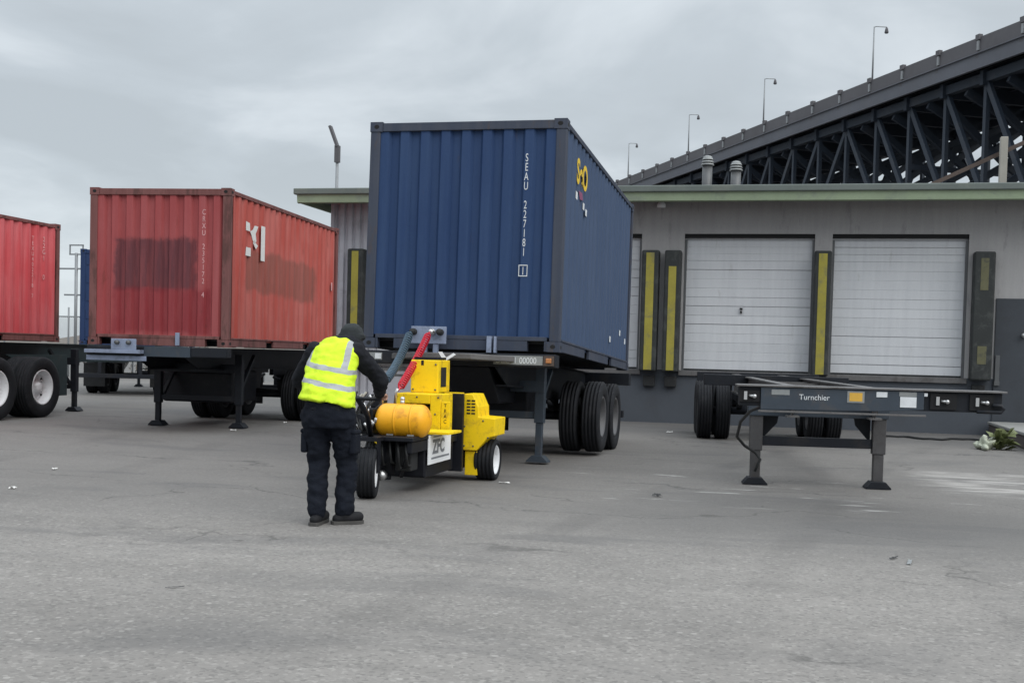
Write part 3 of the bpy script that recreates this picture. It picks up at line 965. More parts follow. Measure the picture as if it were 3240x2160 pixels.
def chassis(label, loc, rot, L, deck, leg_y, leg_x, axle_y, m, rim_me, group, half=1.25, foot=0.01, fr_h=0.20, flaps=True, leg_m=None, skip_front=False):
    """container chassis: y=0 at the front bolster, +y to the rear"""
    t = thing('container_chassis', label, 'trailer', loc, rot, group)
    hw = 1.219
    fr = MB()
    for s in (-1, 1):
        x = s * 0.44
        fr.box((x - 0.07, 0.2, deck - 0.03), (x + 0.07, L - 0.15, deck - 0.012)).box((x - 0.07, 0.5, deck - 0.40), (x + 0.07, L - 0.15, deck - 0.382))
        fr.prism([(0.15, deck - 0.03), (0.15, deck - 0.18), (0.7, deck - 0.382), (L - 0.15, deck - 0.382), (L - 0.15, deck - 0.03)], 'x', x - 0.008, x + 0.008)
    y = 0.9
    while y < L - 0.4:
        fr.box((-0.43, y - 0.03, deck - 0.20), (0.43, y + 0.03, deck - 0.08))
        y += 0.95
    fr.build('main_frame', m, t)
    fb = MB()
    fb.box((-hw, 0.0, deck - fr_h), (hw, 0.22, deck - 0.012))
    if not skip_front:
        fb.build('front_bolster', m, t, 0.01)
    rb = MB().box((-hw, L - 0.22, deck - 0.22), (hw, L, deck - 0.012))
    rb.box((-hw + 0.1, L - 0.12, 0.50), (hw - 0.1, L - 0.02, 0.62)).box((-0.6, L - 0.10, 0.621), (-0.5, L - 0.04, deck - 0.221)).box((0.5, L - 0.10, 0.621), (0.6, L - 0.04, deck - 0.221))
    rb.build('rear_bolster', m, t, 0.008)
    for s in (-1, 1):
        MB().box((s * (hw - 0.30) - 0.07, L - 0.005, deck - 0.17), (s * (hw - 0.30) + 0.07, L + 0.03, deck - 0.08)).build('tail_lamp', K['amber'], t, 0.006)
    # suspension
    y0, y1 = min(axle_y) - 0.6, max(axle_y) + 0.6
    sp = MB()
    for s in (-1, 1):
        sp.box((s * 0.50 - 0.04, y0, deck - 0.52), (s * 0.50 + 0.04, y1, deck - 0.402))
        for ya in axle_y:
            sp.prism([(ya - 0.12, 0.58), (ya + 0.12, 0.58), (ya + 0.2, deck - 0.521), (ya - 0.2, deck - 0.521)], 'x', s * 0.52 - 0.05, s * 0.52 + 0.05)
        sp.tube([(s * 0.56, y0 + (y1 - y0) * i / 8, deck - 0.56 - 0.10 * sin(pi * i / 4) ** 2) for i in range(9)], 0.035, 6)
    sp.build('suspension', m, t)
    for ya in axle_y:
        dual_axle(t, ya, half, rim_me)
    if flaps:
        for s in (-1, 1):
            MB().box((s * 0.93 - 0.30, y1 + 0.12, 0.22), (s * 0.93 + 0.30, y1 + 0.135, 0.86)).box((s * 0.93 - 0.30, y1 + 0.10, 0.861), (s * 0.93 + 0.30, y1 + 0.15, 0.90)).build('mud_flap', K['rubber'], t)
    lm_ = leg_m or m
    for s in (-1, 1):
        landing_leg(t, s * leg_x, leg_y, deck - 0.12, foot, lm_)
    cb = MB().box((-leg_x + 0.064, leg_y - 0.03, 0.48), (leg_x - 0.064, leg_y + 0.03, 0.57))
    cb.box((-leg_x - 0.06, leg_y - 0.08, deck - 0.30), (leg_x + 0.06, leg_y + 0.08, deck - 0.40 - 0.05))
    cb.build('leg_crossbar', lm_, t)
    return t


GC = 'shipping containers on chassis'
GT = 'container chassis parked in the yard'
TILT = -R(2.5)

# --- blue container and its raised chassis
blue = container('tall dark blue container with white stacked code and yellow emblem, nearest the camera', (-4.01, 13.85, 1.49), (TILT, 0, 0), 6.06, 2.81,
                 K['blue'], K['blue_lit_side'], K['blue_frame'], GC, 0.265, 2.50)
XB = 0.735
text('code_lettering', 'S\nE\nA\nU\n \n2\n2\n7\n1\n8\n1\n \n1', 0.138, blue, K['white'], (XB + 0.03, 0.019, 2.30), FRONT, 0.83, 0.001, 0.58, 'CENTER', 0.0)
XC, ZC = XB + 0.03, 0.925
box1 = MB().box((XC - 0.055, 0.017, ZC - 0.02), (XC - 0.047, 0.0215, ZC + 0.12)).box((XC + 0.047, 0.017, ZC - 0.02), (XC + 0.055, 0.0215, ZC + 0.12)).box((XC - 0.047, 0.017, ZC - 0.02), (XC + 0.047, 0.0215, ZC - 0.01)).box((XC - 0.047, 0.017, ZC + 0.11), (XC + 0.047, 0.0215, ZC + 0.12))
box1.build('check_digit_box', K['white'], blue)
XS = 1.25 - 0.006
em = MB()
def ring(m, cy, cz, ry, rz, th, seg=20):
    o = [(XS, cy + ry * cos(2 * pi * k / seg), cz + rz * sin(2 * pi * k / seg)) for k in range(seg)]
    i = [(XS, cy + (ry - th) * cos(2 * pi * k / seg), cz + (rz - th) * sin(2 * pi * k / seg)) for k in range(seg)]
    m.add(o + i, [(k, (k + 1) % seg, seg + (k + 1) % seg, seg + k) for k in range(seg)])
text('emblem_lettering', 'SeO', 0.44, blue, K['logo_yellow'], (XS, 0.78, 2.20), RIGHT, 1, 0.001, 1.0, 'LEFT', 0.012)
EMB = lambda m: setattr(m, 'v', [(x, 0.72 + (y - 0.6) * 1.6, 2.50 - (2.5 - z) * 0.62) for x, y, z in m.v])
e2 = MB()
e2.add([(XS, 0.74, 1.88), (XS, 0.90, 1.90), (XS, 0.94, 1.76), (XS, 0.80, 1.72)], [(0, 1, 2, 3)])
EMB(e2)
e2.build('magenta_emblem', K['logo_magenta'], blue)
for (a, z, s_) in ((0.74, 1.98, 0.12), (1.26, 1.93, 0.11), (1.46, 1.88, 0.11), (4.9, 0.52, 0.11), (5.5, 0.42, 0.11), (3.9, 0.36, 0.11)):
    e3 = MB()
    e3.add([(XS + 0.001, a, z), (XS + 0.001, a + s_ * 1.1, z), (XS + 0.001, a + s_ * 1.1, z + s_ * 0.8), (XS + 0.001, a, z + s_ * 0.8)], [(0, 1, 2, 3)])
    e3.build('white_sticker', K['white'], blue)

BL = 6.7
bch = chassis('black chassis under the blue container, front end lifted by the yellow machine', (-4.01, 13.77, 0.19), (TILT, 0, 0), BL, 1.28, 1.53, 0.72, (3.35, 4.62),
              K['chassis'], RIMD, GT, 1.30, -0.10, 0.17, True, K['chassis_navy'])
# pickup plate, number plate, clearance lamp, gladhand plate
pk = MB()
pk.prism([(-0.85, -0.02), (-0.42, -0.50), (0.30, -0.50), (0.72, -0.02)], 'z', 1.165, 1.235)
pk.build('pickup_plate', K['steel'], bch, 0.01)
MB().box((0.45, -0.008, 1.135), (1.06, 0.0, 1.245)).build('number_plate', K['grey_label'], bch)
for w_, x in (('OZZ', 0.47), ('1', 0.70), ('00000', 0.77)):
    text('plate_number', w_, 0.105, bch, K['white'], (x, -0.009, 1.152), FRONT, 1, 0.001, 0.82)
MB().box((1.07, -0.012, 1.13), (1.20, 0.0, 1.25)).build('lamp_bracket', K['rust'], bch)
MB().box((1.10, -0.03, 1.16), (1.17, -0.0125, 1.22)).build('clearance_lamp', K['amber'], bch, 0.008)
MB().box((-1.16, -0.008, 1.15), (-0.98, 0.0, 1.24)).build('reflector_plate', K['grey_label'], bch)
MB().box((-1.07, -0.012, 1.165), (-0.99, -0.0085, 1.23)).build('white_reflector', K['white'], bch)
vm = MB()
vm.add([(-0.10, -0.503, 1.245), (-0.05, -0.503, 1.245), (0.0, -0.503, 1.18), (0.09, -0.503, 1.235), (0.12, -0.503, 1.215), (0.0, -0.503, 1.14), (-0.04, -0.503, 1.15)], [(0, 1, 2, 5, 6), (2, 3, 4, 5)])
vm.build('white_tape', K['sign_white'], bch)
for x0, x1 in ((0.36, 0.42), (0.45, 0.475)):
    MB().box((x0, -0.03, 1.27), (x1, 0.06, 1.47)).build('locating_pin', K['pale_steel'], bch, 0.004)
gh = MB().box((-0.58, -0.10, 1.36), (-0.13, -0.085, 1.57)).box((-0.44, -0.084, 1.2), (-0.38, -0.03, 1.5)).box((-0.30, -0.084, 1.2), (-0.24, -0.03, 1.5))
ghp = gh.build('gladhand_plate', K['pale_steel'], bch, 0.004)
for x, mt in ((-0.54, K['rubber']), (-0.30, K['chrome']), (-0.20, K['rubber'])):
    MB().cyl((x, -0.10, 1.50), (x, -0.17, 1.50), 0.04, 12).ball((x, -0.18, 1.50), 0.038).build('coupling', mt, ghp)
MB().box((-1.0, 1.75, 0.48), (0.50, 2.6, 0.88)).build('tool_box', K['machine_black'], bch, 0.03)
MB().box((-0.36, 0.9, 0.875), (0.36, 2.6, 0.895)).build('belly_plate', K['chassis'], bch)
for k, z in enumerate((1.02, 0.95)):
    MB().box((-1.10, 0.03, z), (-0.50, 0.06, z + 0.03)).build('air_line', K['steel'], bch)
MB().prism([(0.3, 1.11), (2.3, 1.11), (2.0, 0.68), (0.9, 0.66)], 'x', -0.30, 0.32).build('kingpin_box', K['machine_black'], bch, 0.03)

# --- red container in the middle
RY = R(5.2)
red = container('weathered brick red container with dark repainted patches and white emblem', (-10.24, 17.50, 1.44), (0, 0, RY), 6.06, 2.591,
                K['red_front'], K['red_side'], K['red_frame'], GC, 0.252)
text('code_lettering', 'C\nR\nX\nU\n \n2\n3\n5\n1\n7\n2\n \n4', 0.125, red, K['pink_white'], (0.765, 0.019, 2.16), FRONT, 0.90, 0.001, 0.75, 'CENTER')
XS = 1.219 - 0.006
em = MB()
def quad(m, pts, x=XS):
    m.add([(x, a, z) for a, z in pts], [tuple(range(len(pts)))])
quad(em, [(0.72, 1.95), (0.92, 1.95), (0.90, 2.12), (0.72, 2.14)])
quad(em, [(0.72, 1.42), (0.96, 1.42), (0.96, 1.60), (0.74, 1.60)])
quad(em, [(0.92, 1.95), (1.06, 1.76), (1.30, 2.10), (1.12, 2.10), (1.04, 2.0)])
quad(em, [(1.06, 1.76), (1.18, 1.93), (1.22, 1.78), (1.14, 1.70)])
quad(em, [(1.06, 1.72), (1.20, 1.60), (1.30, 1.68), (1.22, 1.72), (1.12, 1.80)])
quad(em, [(1.44, 1.38), (1.64, 1.38), (1.64, 2.14), (1.44, 2.14)])
em.v = [(x, y, 2.14 - (2.14 - z) * 0.8) for x, y, z in em.v]
em.build('white_emblem', K['litter'], red)
m_ = MB()
quad(m_, [(5.6, 1.25), (5.68, 1.25), (5.68, 1.42), (5.6, 1.42)])
m_.build('white_sticker', K['pink_white'], red)
rch = chassis('dark chassis under the brick red container standing on two landing legs', (-10.24, 17.46, 0), (0, 0, RY), 7.4, 1.435, 1.75, 0.76, (4.7, 5.98),
              K['chassis'], RIMD, GT, 1.25, 0.01, 0.17, True, K['chassis'])
MB().box((-0.20, -0.02, 1.26), (0.60, 0.0, 1.425)).build('pale_nameplate', K['chassis_navy'], rch)
gh = MB().box((-1.18, -0.16, 1.30), (-0.20, -0.02, 1.36)).box((-0.72, -0.14, 1.361), (-0.28, -0.125, 1.54)).box((-0.68, -0.124, 1.361), (-0.62, -0.03, 1.5))
ghp = gh.build('gladhand_bracket', K['pale_steel'], rch, 0.006)
for x in (-0.60, -0.40):
    MB().cyl((x, -0.14, 1.48), (x, -0.20, 1.48), 0.035, 10).build('coupling', K['vent'], ghp)
MB().box((-1.2, -0.05, 1.18), (-0.15, -0.021, 1.26)).build('front_crossbar', K['pale_steel'], rch, 0.006)
MB().box((0.35, -0.05, 1.45), (0.42, -0.02, 1.66)).build('locating_pin', K['pale_steel'], rch, 0.004)
MB().prism([(2.3, 1.0), (3.6, 1.0), (3.6, 0.42), (2.3, 0.42)], 'x', -0.95, 0.40).build('belly_box', K['machine_black'], rch, 0.05)

# --- bright red container at the left edge; its front is the far end
LY = R(2.0)
lred = container('bright red container with its side to the camera, cut by the left edge', (-15.95, 21.3, 1.46), (0, 0, LY + pi), 6.06, 2.40,
                 K['red_bright'], K['red_bright'], K['red_frame'], GC)
# code on its right-hand flank (local -x side, local y counted from the far end)
for (yy, s_, sz_, z_) in ((0.92, 'T\nE\nX\nU\n4\n0\n2\n2\n1\n8\n \n7', 0.115, 2.0), (0.55, '2\n2\nG\n1\n \n \n0', 0.14, 2.0)):
    text('code_lettering', s_, sz_, lred, K['pink_white'], (-1.219 + 0.009, yy, z_), (R(90), 0, -R(90)), 0.9, 0.001, 1.0, 'CENTER')
lch = chassis('dark teal chassis with white dished rims at the left edge', (-15.8, 26.2, 0), (0, 0, LY + pi), 11.5, 1.44, 4.15, 0.80, (6.35, 7.75),
              K['chassis_teal'], RIMW, GT, 1.51, 0.01, 0.16, True, K['chassis'])
for o in lch.children:
    if o.name.startswith('wheel'):
        o.scale = (1.12, 1.12, 1.12)
        o.location.z *= 1.12
MB().prism([(4.62, 1.2), (6.7, 1.2), (6.3, 1.08), (5.15, 0.36), (4.62, 0.36)], 'x', -0.92, -0.87).build('side_gusset', K['chassis_teal'], lch)
MB().beam((-0.926, 5.62, 0.70), (-0.926, 5.15, 0.40), 0.008, 0.08).build('white_stripe', K['sign_white'], lch)

# --- blue container far behind, on its own chassis, rear towards us
fblue = container('blue container standing behind the brick red one, only its edge showing', (-20.6, 35.2, 1.42), (0, 0, pi + R(22)), 6.06, 2.66,
                  K['blue_far'], K['blue_far'], K['blue_far'], GC)
fch = chassis('chassis with black mud flaps and low rear bumper behind the brick red container', (-22.5, 39.6, 0), (0, 0, pi + R(22)), 10.9, 1.40, 3.0, 0.75, (7.6, 8.9),
              K['chassis'], RIMD, GT)

# ------------------------------------------------------------------ bare chassis at right
bare = thing('container_chassis', 'empty black chassis without a container, backed up to the white dock doors', 'trailer', (0.70, 11.7, 0), (0, 0, R(6.4)), GT)
NAVY = K['chassis_navy']
D_ = 1.21
fr = MB()
for s in (-1, 1):
    x = s * 0.46
    fr.box((x - 0.07, 0.3, D_ - 0.06), (x + 0.07, 12.9, D_ - 0.04)).box((x - 0.07, 2.2, D_ - 0.40), (x + 0.07, 12.9, D_ - 0.38))
    fr.prism([(0.3, D_ - 0.06), (0.3, D_ - 0.20), (1.9, D_ - 0.20), (2.3, D_ - 0.38), (12.9, D_ - 0.38), (12.9, D_ - 0.06)], 'x', x - 0.008, x + 0.008)
y = 1.2
while y < 12.5:
    fr.box((-0.45, y - 0.03, D_ - 0.20), (0.45, y + 0.03, D_ - 0.09))
    y += 1.15
fr.build('main_frame', K['steel'], bare)
fb = MB().box((-1.22, 0.02, D_ - 0.20), (1.22, 0.26, D_ - 0.014))
fb.build('front_bolster', K['chassis'], bare, 0.008)
MB().box((-1.25, -0.03, D_ - 0.012), (1.25, 0.30, D_ + 0.006)).build('bolster_cap', K['steel'], bare, 0.003)
pl = MB().prism([(D_ - 0.016, -1.02), (D_ - 0.016, 0.50), (D_ - 0.19, 0.50), (D_ - 0.215, 0.1), (D_ - 0.23, -1.02)], 'y', -0.012, 0.019)
pl.build('front_plate', NAVY, bare, 0.004)
MB().box((-1.04, -0.03, D_ - 0.255), (0.52, 0.05, D_ - 0.236)).build('plate_flange', K['steel'], bare, 0.003)
for x0, x1, z0, z1 in ((-1.22, -1.03, 0.16, 0.05), (0.56, 0.80, 0.18, 0.03), (0.92, 1.14, 0.18, 0.03)):
    MB().box((x0, -0.004, D_ - z0), (x1, 0.018, D_ - z1)).build('pocket', K['black_hole'], bare)
for x in (-1.13, 0.66, 1.02):
    hk = MB().cyl((x, -0.006, D_ - 0.10), (x + 0.05, -0.03, D_ - 0.105), 0.014, 8).box((x - 0.05, -0.02, D_ - 0.14), (x - 0.02, -0.005, D_ - 0.06)).ball((x + 0.05, -0.03, D_ - 0.105), 0.022, 8, 6)
    hk.build('coupling', K['chrome'], bare)
hk = MB().tube([(0.98, -0.02, D_ - 0.19), (1.20, -0.02, D_ - 0.19), (1.225, -0.02, D_ - 0.16), (1.20, -0.02, D_ - 0.13), (1.12, -0.02, D_ - 0.125)], 0.018, 8)
hk.build('tow_hook', K['chassis'], bare)
def label_plate(x0, x1, z0, z1, mat):
    return MB().box((x0, -0.017, z0), (x1, -0.0125, z1)).build('label_plate', mat, bare)
label_plate(-0.92, -0.75, D_ - 0.085, D_ - 0.035, K['grey_label'])
p_ = label_plate(-0.21, -0.05, D_ - 0.14, D_ - 0.03, K['grey_label'])
MB().box((-0.19, -0.019, D_ - 0.125), (-0.07, -0.0175, D_ - 0.045)).build('amber_sticker', K['sticker_yellow'], p_)
label_plate(0.06, 0.16, D_ - 0.08, D_ - 0.03, K['white'])
label_plate(0.27, 0.43, D_ - 0.065, D_ - 0.025, K['grey_label'])
label_plate(0.28, 0.43, D_ - 0.17, D_ - 0.07, K['white'])
label_plate(0.50, 0.53, D_ - 0.06, D_ - 0.03, K['white'])
text('chassis_lettering', 'Turnchier', 0.075, bare, K['white'], (-0.66, -0.0135, D_ - 0.125), FRONT, 1, 0.001, 0.95)
LX = 0.70
LO = -0.15
for s in (-1, 1):
    x = s * LX + LO
    lg = MB().box((x - 0.075, 2.44, 0.40), (x + 0.075, 2.56, D_ - 0.20)).box((x - 0.058, 2.45, 0.04), (x + 0.058, 2.55, 0.40))
    lgo = lg.build('landing_leg', K['leg_grey'], bare, 0.008)
    MB().prism([(0.004, x - 0.145), (0.004, x + 0.145), (0.02, x + 0.14), (0.085, x + 0.08), (0.085, x - 0.08), (0.02, x - 0.14)], 'y', 2.38, 2.62).build('foot', K['chassis'], lgo, 0.004)
    a, b_ = x - s * 0.08, x - s * 0.30
    MB().prism([(D_ - 0.2, a), (D_ - 0.2, b_), (0.72, x - s * 0.25), (0.55, x - s * 0.10), (0.55, a)], 'y', 2.60, 2.64).build('gusset', K['chassis'], lgo)
    MB().beam((x - s * 0.1, 2.66, 0.62), (x - s * 0.1, 3.6, D_ - 0.40), 0.06, 0.06).build('brace', K['chassis'], lgo)
MB().box((LO - LX + 0.076, 2.47, 0.46), (LO + LX - 0.076, 2.53, 0.57)).build('leg_crossbar', K['chassis'], bare, 0.006)
MB().box((LO - LX - 0.1, 2.42, D_ - 0.40), (LO + LX + 0.1, 2.62, D_ - 0.201)).build('leg_mount', NAVY, bare, 0.006)
hs = MB().tube([(-0.98, 0.25, 1.00), (-1.05, 0.8, 0.93), (-1.10, 1.5, 0.78), (-1.10, 2.0, 0.58), (-0.99, 2.3, 0.46), (-0.86, 2.38, 0.38), (-0.80, 2.38, 0.30), (-0.86, 2.36, 0.16)], 0.017, 8)
hs.build('hanging_hose', K['rubber'], bare)
AX = (10.5, 11.75)
sp = MB()
for s in (-1, 1):
    sp.box((s * 0.52 - 0.04, 9.9, D_ - 0.52), (s * 0.52 + 0.04, 12.4, D_ - 0.402))
    for ya in AX:
        sp.prism([(ya - 0.12, 0.58), (ya + 0.12, 0.58), (ya + 0.2, D_ - 0.521), (ya - 0.2, D_ - 0.521)], 'x', s * 0.52 - 0.05, s * 0.52 + 0.05)
sp.build('suspension', K['chassis'], bare)
for ya in AX:
    dual_axle(bare, ya, 1.29, RIMD)
rb = MB().box((-1.22, 12.9, D_ - 0.24), (1.22, 13.12, D_ - 0.012)).box((-1.1, 13.0, 0.5), (1.1, 13.1, 0.62)).box((-0.6, 13.0, 0.621), (-0.5, 13.08, D_ - 0.241)).box((0.5, 13.0, 0.621), (0.6, 13.08, D_ - 0.241))
rb.build('rear_bolster', K['chassis'], bare, 0.008)
rb = MB().box((-1.22, 9.1, D_ - 0.2), (1.22, 9.3, D_ - 0.012))
rb.build('middle_bolster', K['chassis'], bare, 0.008)

# ------------------------------------------------------------------ trailer mover
mv = thing('trailer_mover', 'yellow walk-behind trailer mover with orange air tank in front of the blue container', 'trailer mover', (-4.0, 12.0, 0))
YE = K['yellow']
def bx(name, lo, hi, mat, bev=0.006, parent=mv):
    return MB().box(lo, hi).build(name, mat, parent, bev)
# front drive wheels
TYM = tyre_mesh(0.235, 0.23, 0.69)
RIMM = rim_mesh(0.235, 0.23, K['rim_white'], 'rim', 0.45, 0.70)
wheel(mv, 0.60, 1.05, 0.235, TYM, RIMM, False)
wheel(mv, -0.72, 1.05, 0.235, TYM, RIMM, True)
MB().cyl((-0.62, 1.05, 0.235), (0.5, 1.05, 0.235), 0.06, 12).build('drive_axle', K['machine_black'], mv)
# rear steer wheel
TYS = tyre_mesh(0.25, 0.19)
RIMS = rim_mesh(0.25, 0.19, K['rim_white'], 'rim', 0.4)
sw = wheel(mv, -0.05, -1.12, 0.25, TYS, RIMS, False)
sw.rotation_euler = (0, 0, R(13))
fk = MB().box((-0.165, -1.16, 0.25), (-0.15, -1.08, 0.56)).box((0.05, -1.16, 0.25), (0.065, -1.08, 0.56)).box((-0.165, -1.18, 0.561), (0.065, -1.0, 0.60))
fk.build('steer_fork', K['machine_black'], mv)
# chassis of the mover
pf = MB().box((-0.20, -0.98, 0.555), (0.36, 0.2, 0.60)).box((-0.62, 0.2, 0.46), (0.34, 1.3, 0.53)).box((-0.55, 0.9, 0.14), (0.36, 1.3, 0.46))
pf.build('platform', K['machine_black'], mv, 0.008)
bx('battery_box', (-0.10, -0.46, 0.15), (0.33, 0.55, 0.54), K['machine_black'], 0.02)
bx('side_rail', (0.29, -0.95, 0.44), (0.345, -0.465, 0.55), K['machine_black'], 0.008)
bx('valve_block', (0.10, -0.74, 0.24), (0.27, -0.52, 0.50), K['rubber'], 0.015)
MB().cyl((-0.02, -0.66, 0.19), (-0.02, -0.66, 0.54), 0.085, 16).cyl((-0.02, -0.66, 0.14), (-0.02, -0.66, 0.19), 0.05, 12).build('pump_motor', K['machine_black'], mv)
MB().beam((0.30, -0.93, 0.44), (0.12, -0.60, 0.17), 0.03, 0.03).build('frame_brace', K['machine_black'], mv)
for k in range(5):
    xa = -0.08 + 0.085 * k
    MB().tube([(xa, -0.90, 0.55), (xa + 0.03, -0.95, 0.42), (xa + 0.02, -0.88, 0.28 + 0.03 * (k % 3)), (xa - 0.02, -0.62, 0.30)], 0.012, 6).build('under_hose', K['rubber'], mv)
MB().cyl((0.0, -0.82, 0.20), (0.0, -0.90, 0.20), 0.05, 12).build('tie_down', K['chrome'], mv)
# yellow housings
fm = MB().box((-0.22, 0.10, 0.53), (-0.12, 0.55, 0.995)).box((0.19, 0.10, 0.53), (0.31, 0.55, 0.995)).box((-0.12, 0.10, 0.89), (0.19, 0.55, 0.995)).box((-0.12, 0.10, 0.53), (0.19, 0.55, 0.66)).box((-0.12, 0.45, 0.66), (0.19, 0.55, 0.89))
fm.build('pump_housing', YE, mv, 0.008)
bx('housing_recess', (-0.119, 0.36, 0.661), (0.189, 0.448, 0.889), K['machine_black'], 0)
cl = MB().box((-0.17, 0.50, 0.997), (0.15, 0.95, 1.36))
clo = cl.build('lift_column', YE, mv, 0.01)
MB().box((0.151, 0.60, 1.06), (0.154, 0.80, 1.28)).build('slot', K['black_hole'], clo)
MB().box((-0.14, 0.52, 1.361), (0.12, 0.90, 1.39)).box((-0.05, 0.495, 1.30), (-0.02, 0.499, 1.355)).build('fifth_wheel_pad', K['machine_black'], clo, 0.004)
bx('side_strip', (0.315, 0.10, 0.62), (0.41, 0.14, 0.92), YE, 0.004)
tx = text('strip_lettering', 'T\nR\nA\nC', 0.055, mv, K['machine_black'], (0.362, 0.0985, 0.86), FRONT, 1.05, 0.001, 0.9, 'CENTER')
bx('inner_panel', (0.24, 0.66, 0.12), (0.40, 0.72, 0.99), K['machine_black'], 0.004)
bx('top_bar', (0.16, 0.72, 0.97), (0.36, 0.84, 1.0), YE, 0.004)
# right fender
fe = MB()
fe.prism([(0.36, 0.34), (0.99, 0.34), (0.985, 0.47), (0.80, 0.53), (0.70, 0.53), (0.70, 0.72), (0.36, 0.72)][:0] or
         [(0.34, 0.34), (0.98, 0.34), (0.97, 0.50), (0.82, 0.54), (0.70, 0.54), (0.70, 0.72), (0.53, 0.72), (0.45, 0.62), (0.42, 0.56), (0.38, 0.54), (0.36, 0.52)][:0] or
         [(0.35, 0.34), (0.985, 0.34), (0.985, 0.47), (0.84, 0.54), (0.73, 0.545), (0.72, 0.74), (0.52, 0.735), (0.50, 0.66), (0.42, 0.59), (0.35, 0.53)], 'y', 0.80, 1.28)
feo = fe.build('fender', YE, mv, 0.008)
lv = MB()
for k in range(5):
    for j in range(2):
        lv.box((0.405 + j * 0.055, 0.796, 0.76 + k * 0.036), (0.448 + j * 0.055, 0.7985, 0.777 + k * 0.036))
lv.build('louvre', K['black_hole'], feo)
bx('fender_skirt', (0.385, 0.84, 0.065), (0.53, 1.10, 0.339), YE, 0.006)
fe2 = MB().prism([(0.34, -0.55), (0.80, -0.55), (0.80, -0.66), (0.56, -0.88), (0.52, -0.88), (0.34, -0.62)], 'y', 0.80, 1.28)
fe2.build('fender', YE, mv, 0.008)
for x, z in ((-0.14, 1.03), (0.12, 1.03), (-0.14, 1.31), (0.12, 1.31)):
    MB().cyl((x, 0.50, z), (x, 0.490, z), 0.011, 6).build('bolt', K['rim_dark'], clo)
for x, z in ((-0.19, 0.96), (0.04, 0.96), (0.28, 0.96), (0.25, 0.60), (0.25, 0.78), (-0.19, 0.78)):
    MB().cyl((x, 0.10, z), (x, 0.091, z), 0.010, 6).build('bolt', K['rim_dark'], mv)
for x, z in ((0.385, 0.40), (0.49, 0.40), (0.385, 0.62), (0.66, 0.50), (0.60, 0.69)):
    MB().cyl((x, 0.80, z), (x, 0.792, z), 0.010, 6).build('bolt', K['rim_dark'], feo)
# shelf, sign, tank
bx('shelf', (0.20, -0.42, 0.60), (0.56, 0.06, 0.625), YE, 0.003)
sg = bx('sign_board', (0.35, -0.46, 0.285), (0.362, 0.34, 0.59), K['sign_white'], 0.002)
text('sign_lettering', 'ZFC', 0.20, sg, K['grey_ink'], (0.3635, -0.32, 0.395), RIGHT, 1, 0.001, 1.15, 'LEFT', 0.007)
MB().box((0.3622, -0.36, 0.335), (0.364, 0.28, 0.355)).box((0.3622, -0.30, 0.56), (0.364, 0.0, 0.572)).build('sign_rule', K['grey_ink'], sg)
tk = MB()
r_ = 0.168
prof = [(-0.29 + r_ * 0.62 * (1 - cos(pi / 2 * i / 6)), max(r_ * sin(pi / 2 * i / 6), 1e-5)) for i in range(7)]
prof = prof + [(-p[0], p[1]) for p in prof[::-1]]
tk.lathe(prof, (0.165, -0.70, 0.75), 'x', 32)
tko = tk.build('air_tank', K['orange'], mv)
MB().lathe([(-0.012, r_ + 0.001), (-0.012, r_ + 0.002), (0.012, r_ + 0.002), (0.012, r_ + 0.001)], (0.11, -0.70, 0.75), 'x', 32).lathe([(-0.012, r_ + 0.001), (-0.012, r_ + 0.002), (0.012, r_ + 0.002), (0.012, r_ + 0.001)], (0.28, -0.70, 0.75), 'x', 32).build('strap', K['orange'], tko)
MB().cyl((0.15, -0.70, 0.91), (0.15, -0.70, 0.955), 0.022, 10).ball((0.15, -0.70, 0.965), 0.026).build('valve', K['chrome'], tko)
for x in (0.02, 0.24):
    MB().box((x, -0.80, 0.60), (x + 0.07, -0.60, 0.64)).build('tank_foot', K['chrome'], tko)
# engine and valve block behind the operator
en = MB().box((-0.27, -0.80, 0.60), (-0.13, -0.15, 0.86)).cyl((-0.24, -0.90, 0.72), (-0.24, -0.60, 0.72), 0.09, 14).box((-0.25, -0.55, 0.86), (-0.15, -0.3, 1.0))
en.build('compressor', K['machine_black'], mv, 0.01)
hz = MB()
rnd = random.Random(11)
for k in range(9):
    a = Vector((-0.30 + rnd.uniform(-0.02, 0.16), -0.95 + rnd.uniform(-0.05, 0.2), 0.62 + rnd.uniform(0, 0.1)))
    b_ = Vector((-0.22 + rnd.uniform(-0.05, 0.12), -0.85 + rnd.uniform(-0.1, 0.3), 0.95 + rnd.uniform(-0.05, 0.12)))
    c_ = (a + b_) / 2 + Vector((rnd.uniform(-0.12, 0.10), rnd.uniform(-0.12, 0.02), rnd.uniform(-0.03, 0.06)))
    hz.tube([a * (1 - t) ** 2 + c_ * 2 * t * (1 - t) + b_ * t * t for t in [i / 8 for i in range(9)]], 0.011, 6)
hz.build('hydraulic_hose', K['rubber'], mv)
for k in range(4):
    a = Vector((-0.34 + 0.03 * k, -1.0 + 0.03 * k, 0.64))
    MB().tube([a, a + Vector((-0.07, -0.05, 0.12)), a + Vector((-0.02, -0.03, 0.26)), a + Vector((0.07, 0.05, 0.33 + 0.02 * k))], 0.012, 6).build('pale_hose', K['pale_post'], mv)
for k in range(10):
    ft = MB()
    p = Vector((-0.26 + rnd.uniform(-0.03, 0.22), -0.95 + rnd.uniform(-0.06, 0.15), 0.64 + rnd.uniform(0, 0.36)))
    ft.cyl(p, p + Vector((rnd.uniform(-0.03, 0.03), -0.02, 0.045)), 0.014, 8)
    ft.build('hose_fitting', K['chrome'], mv)
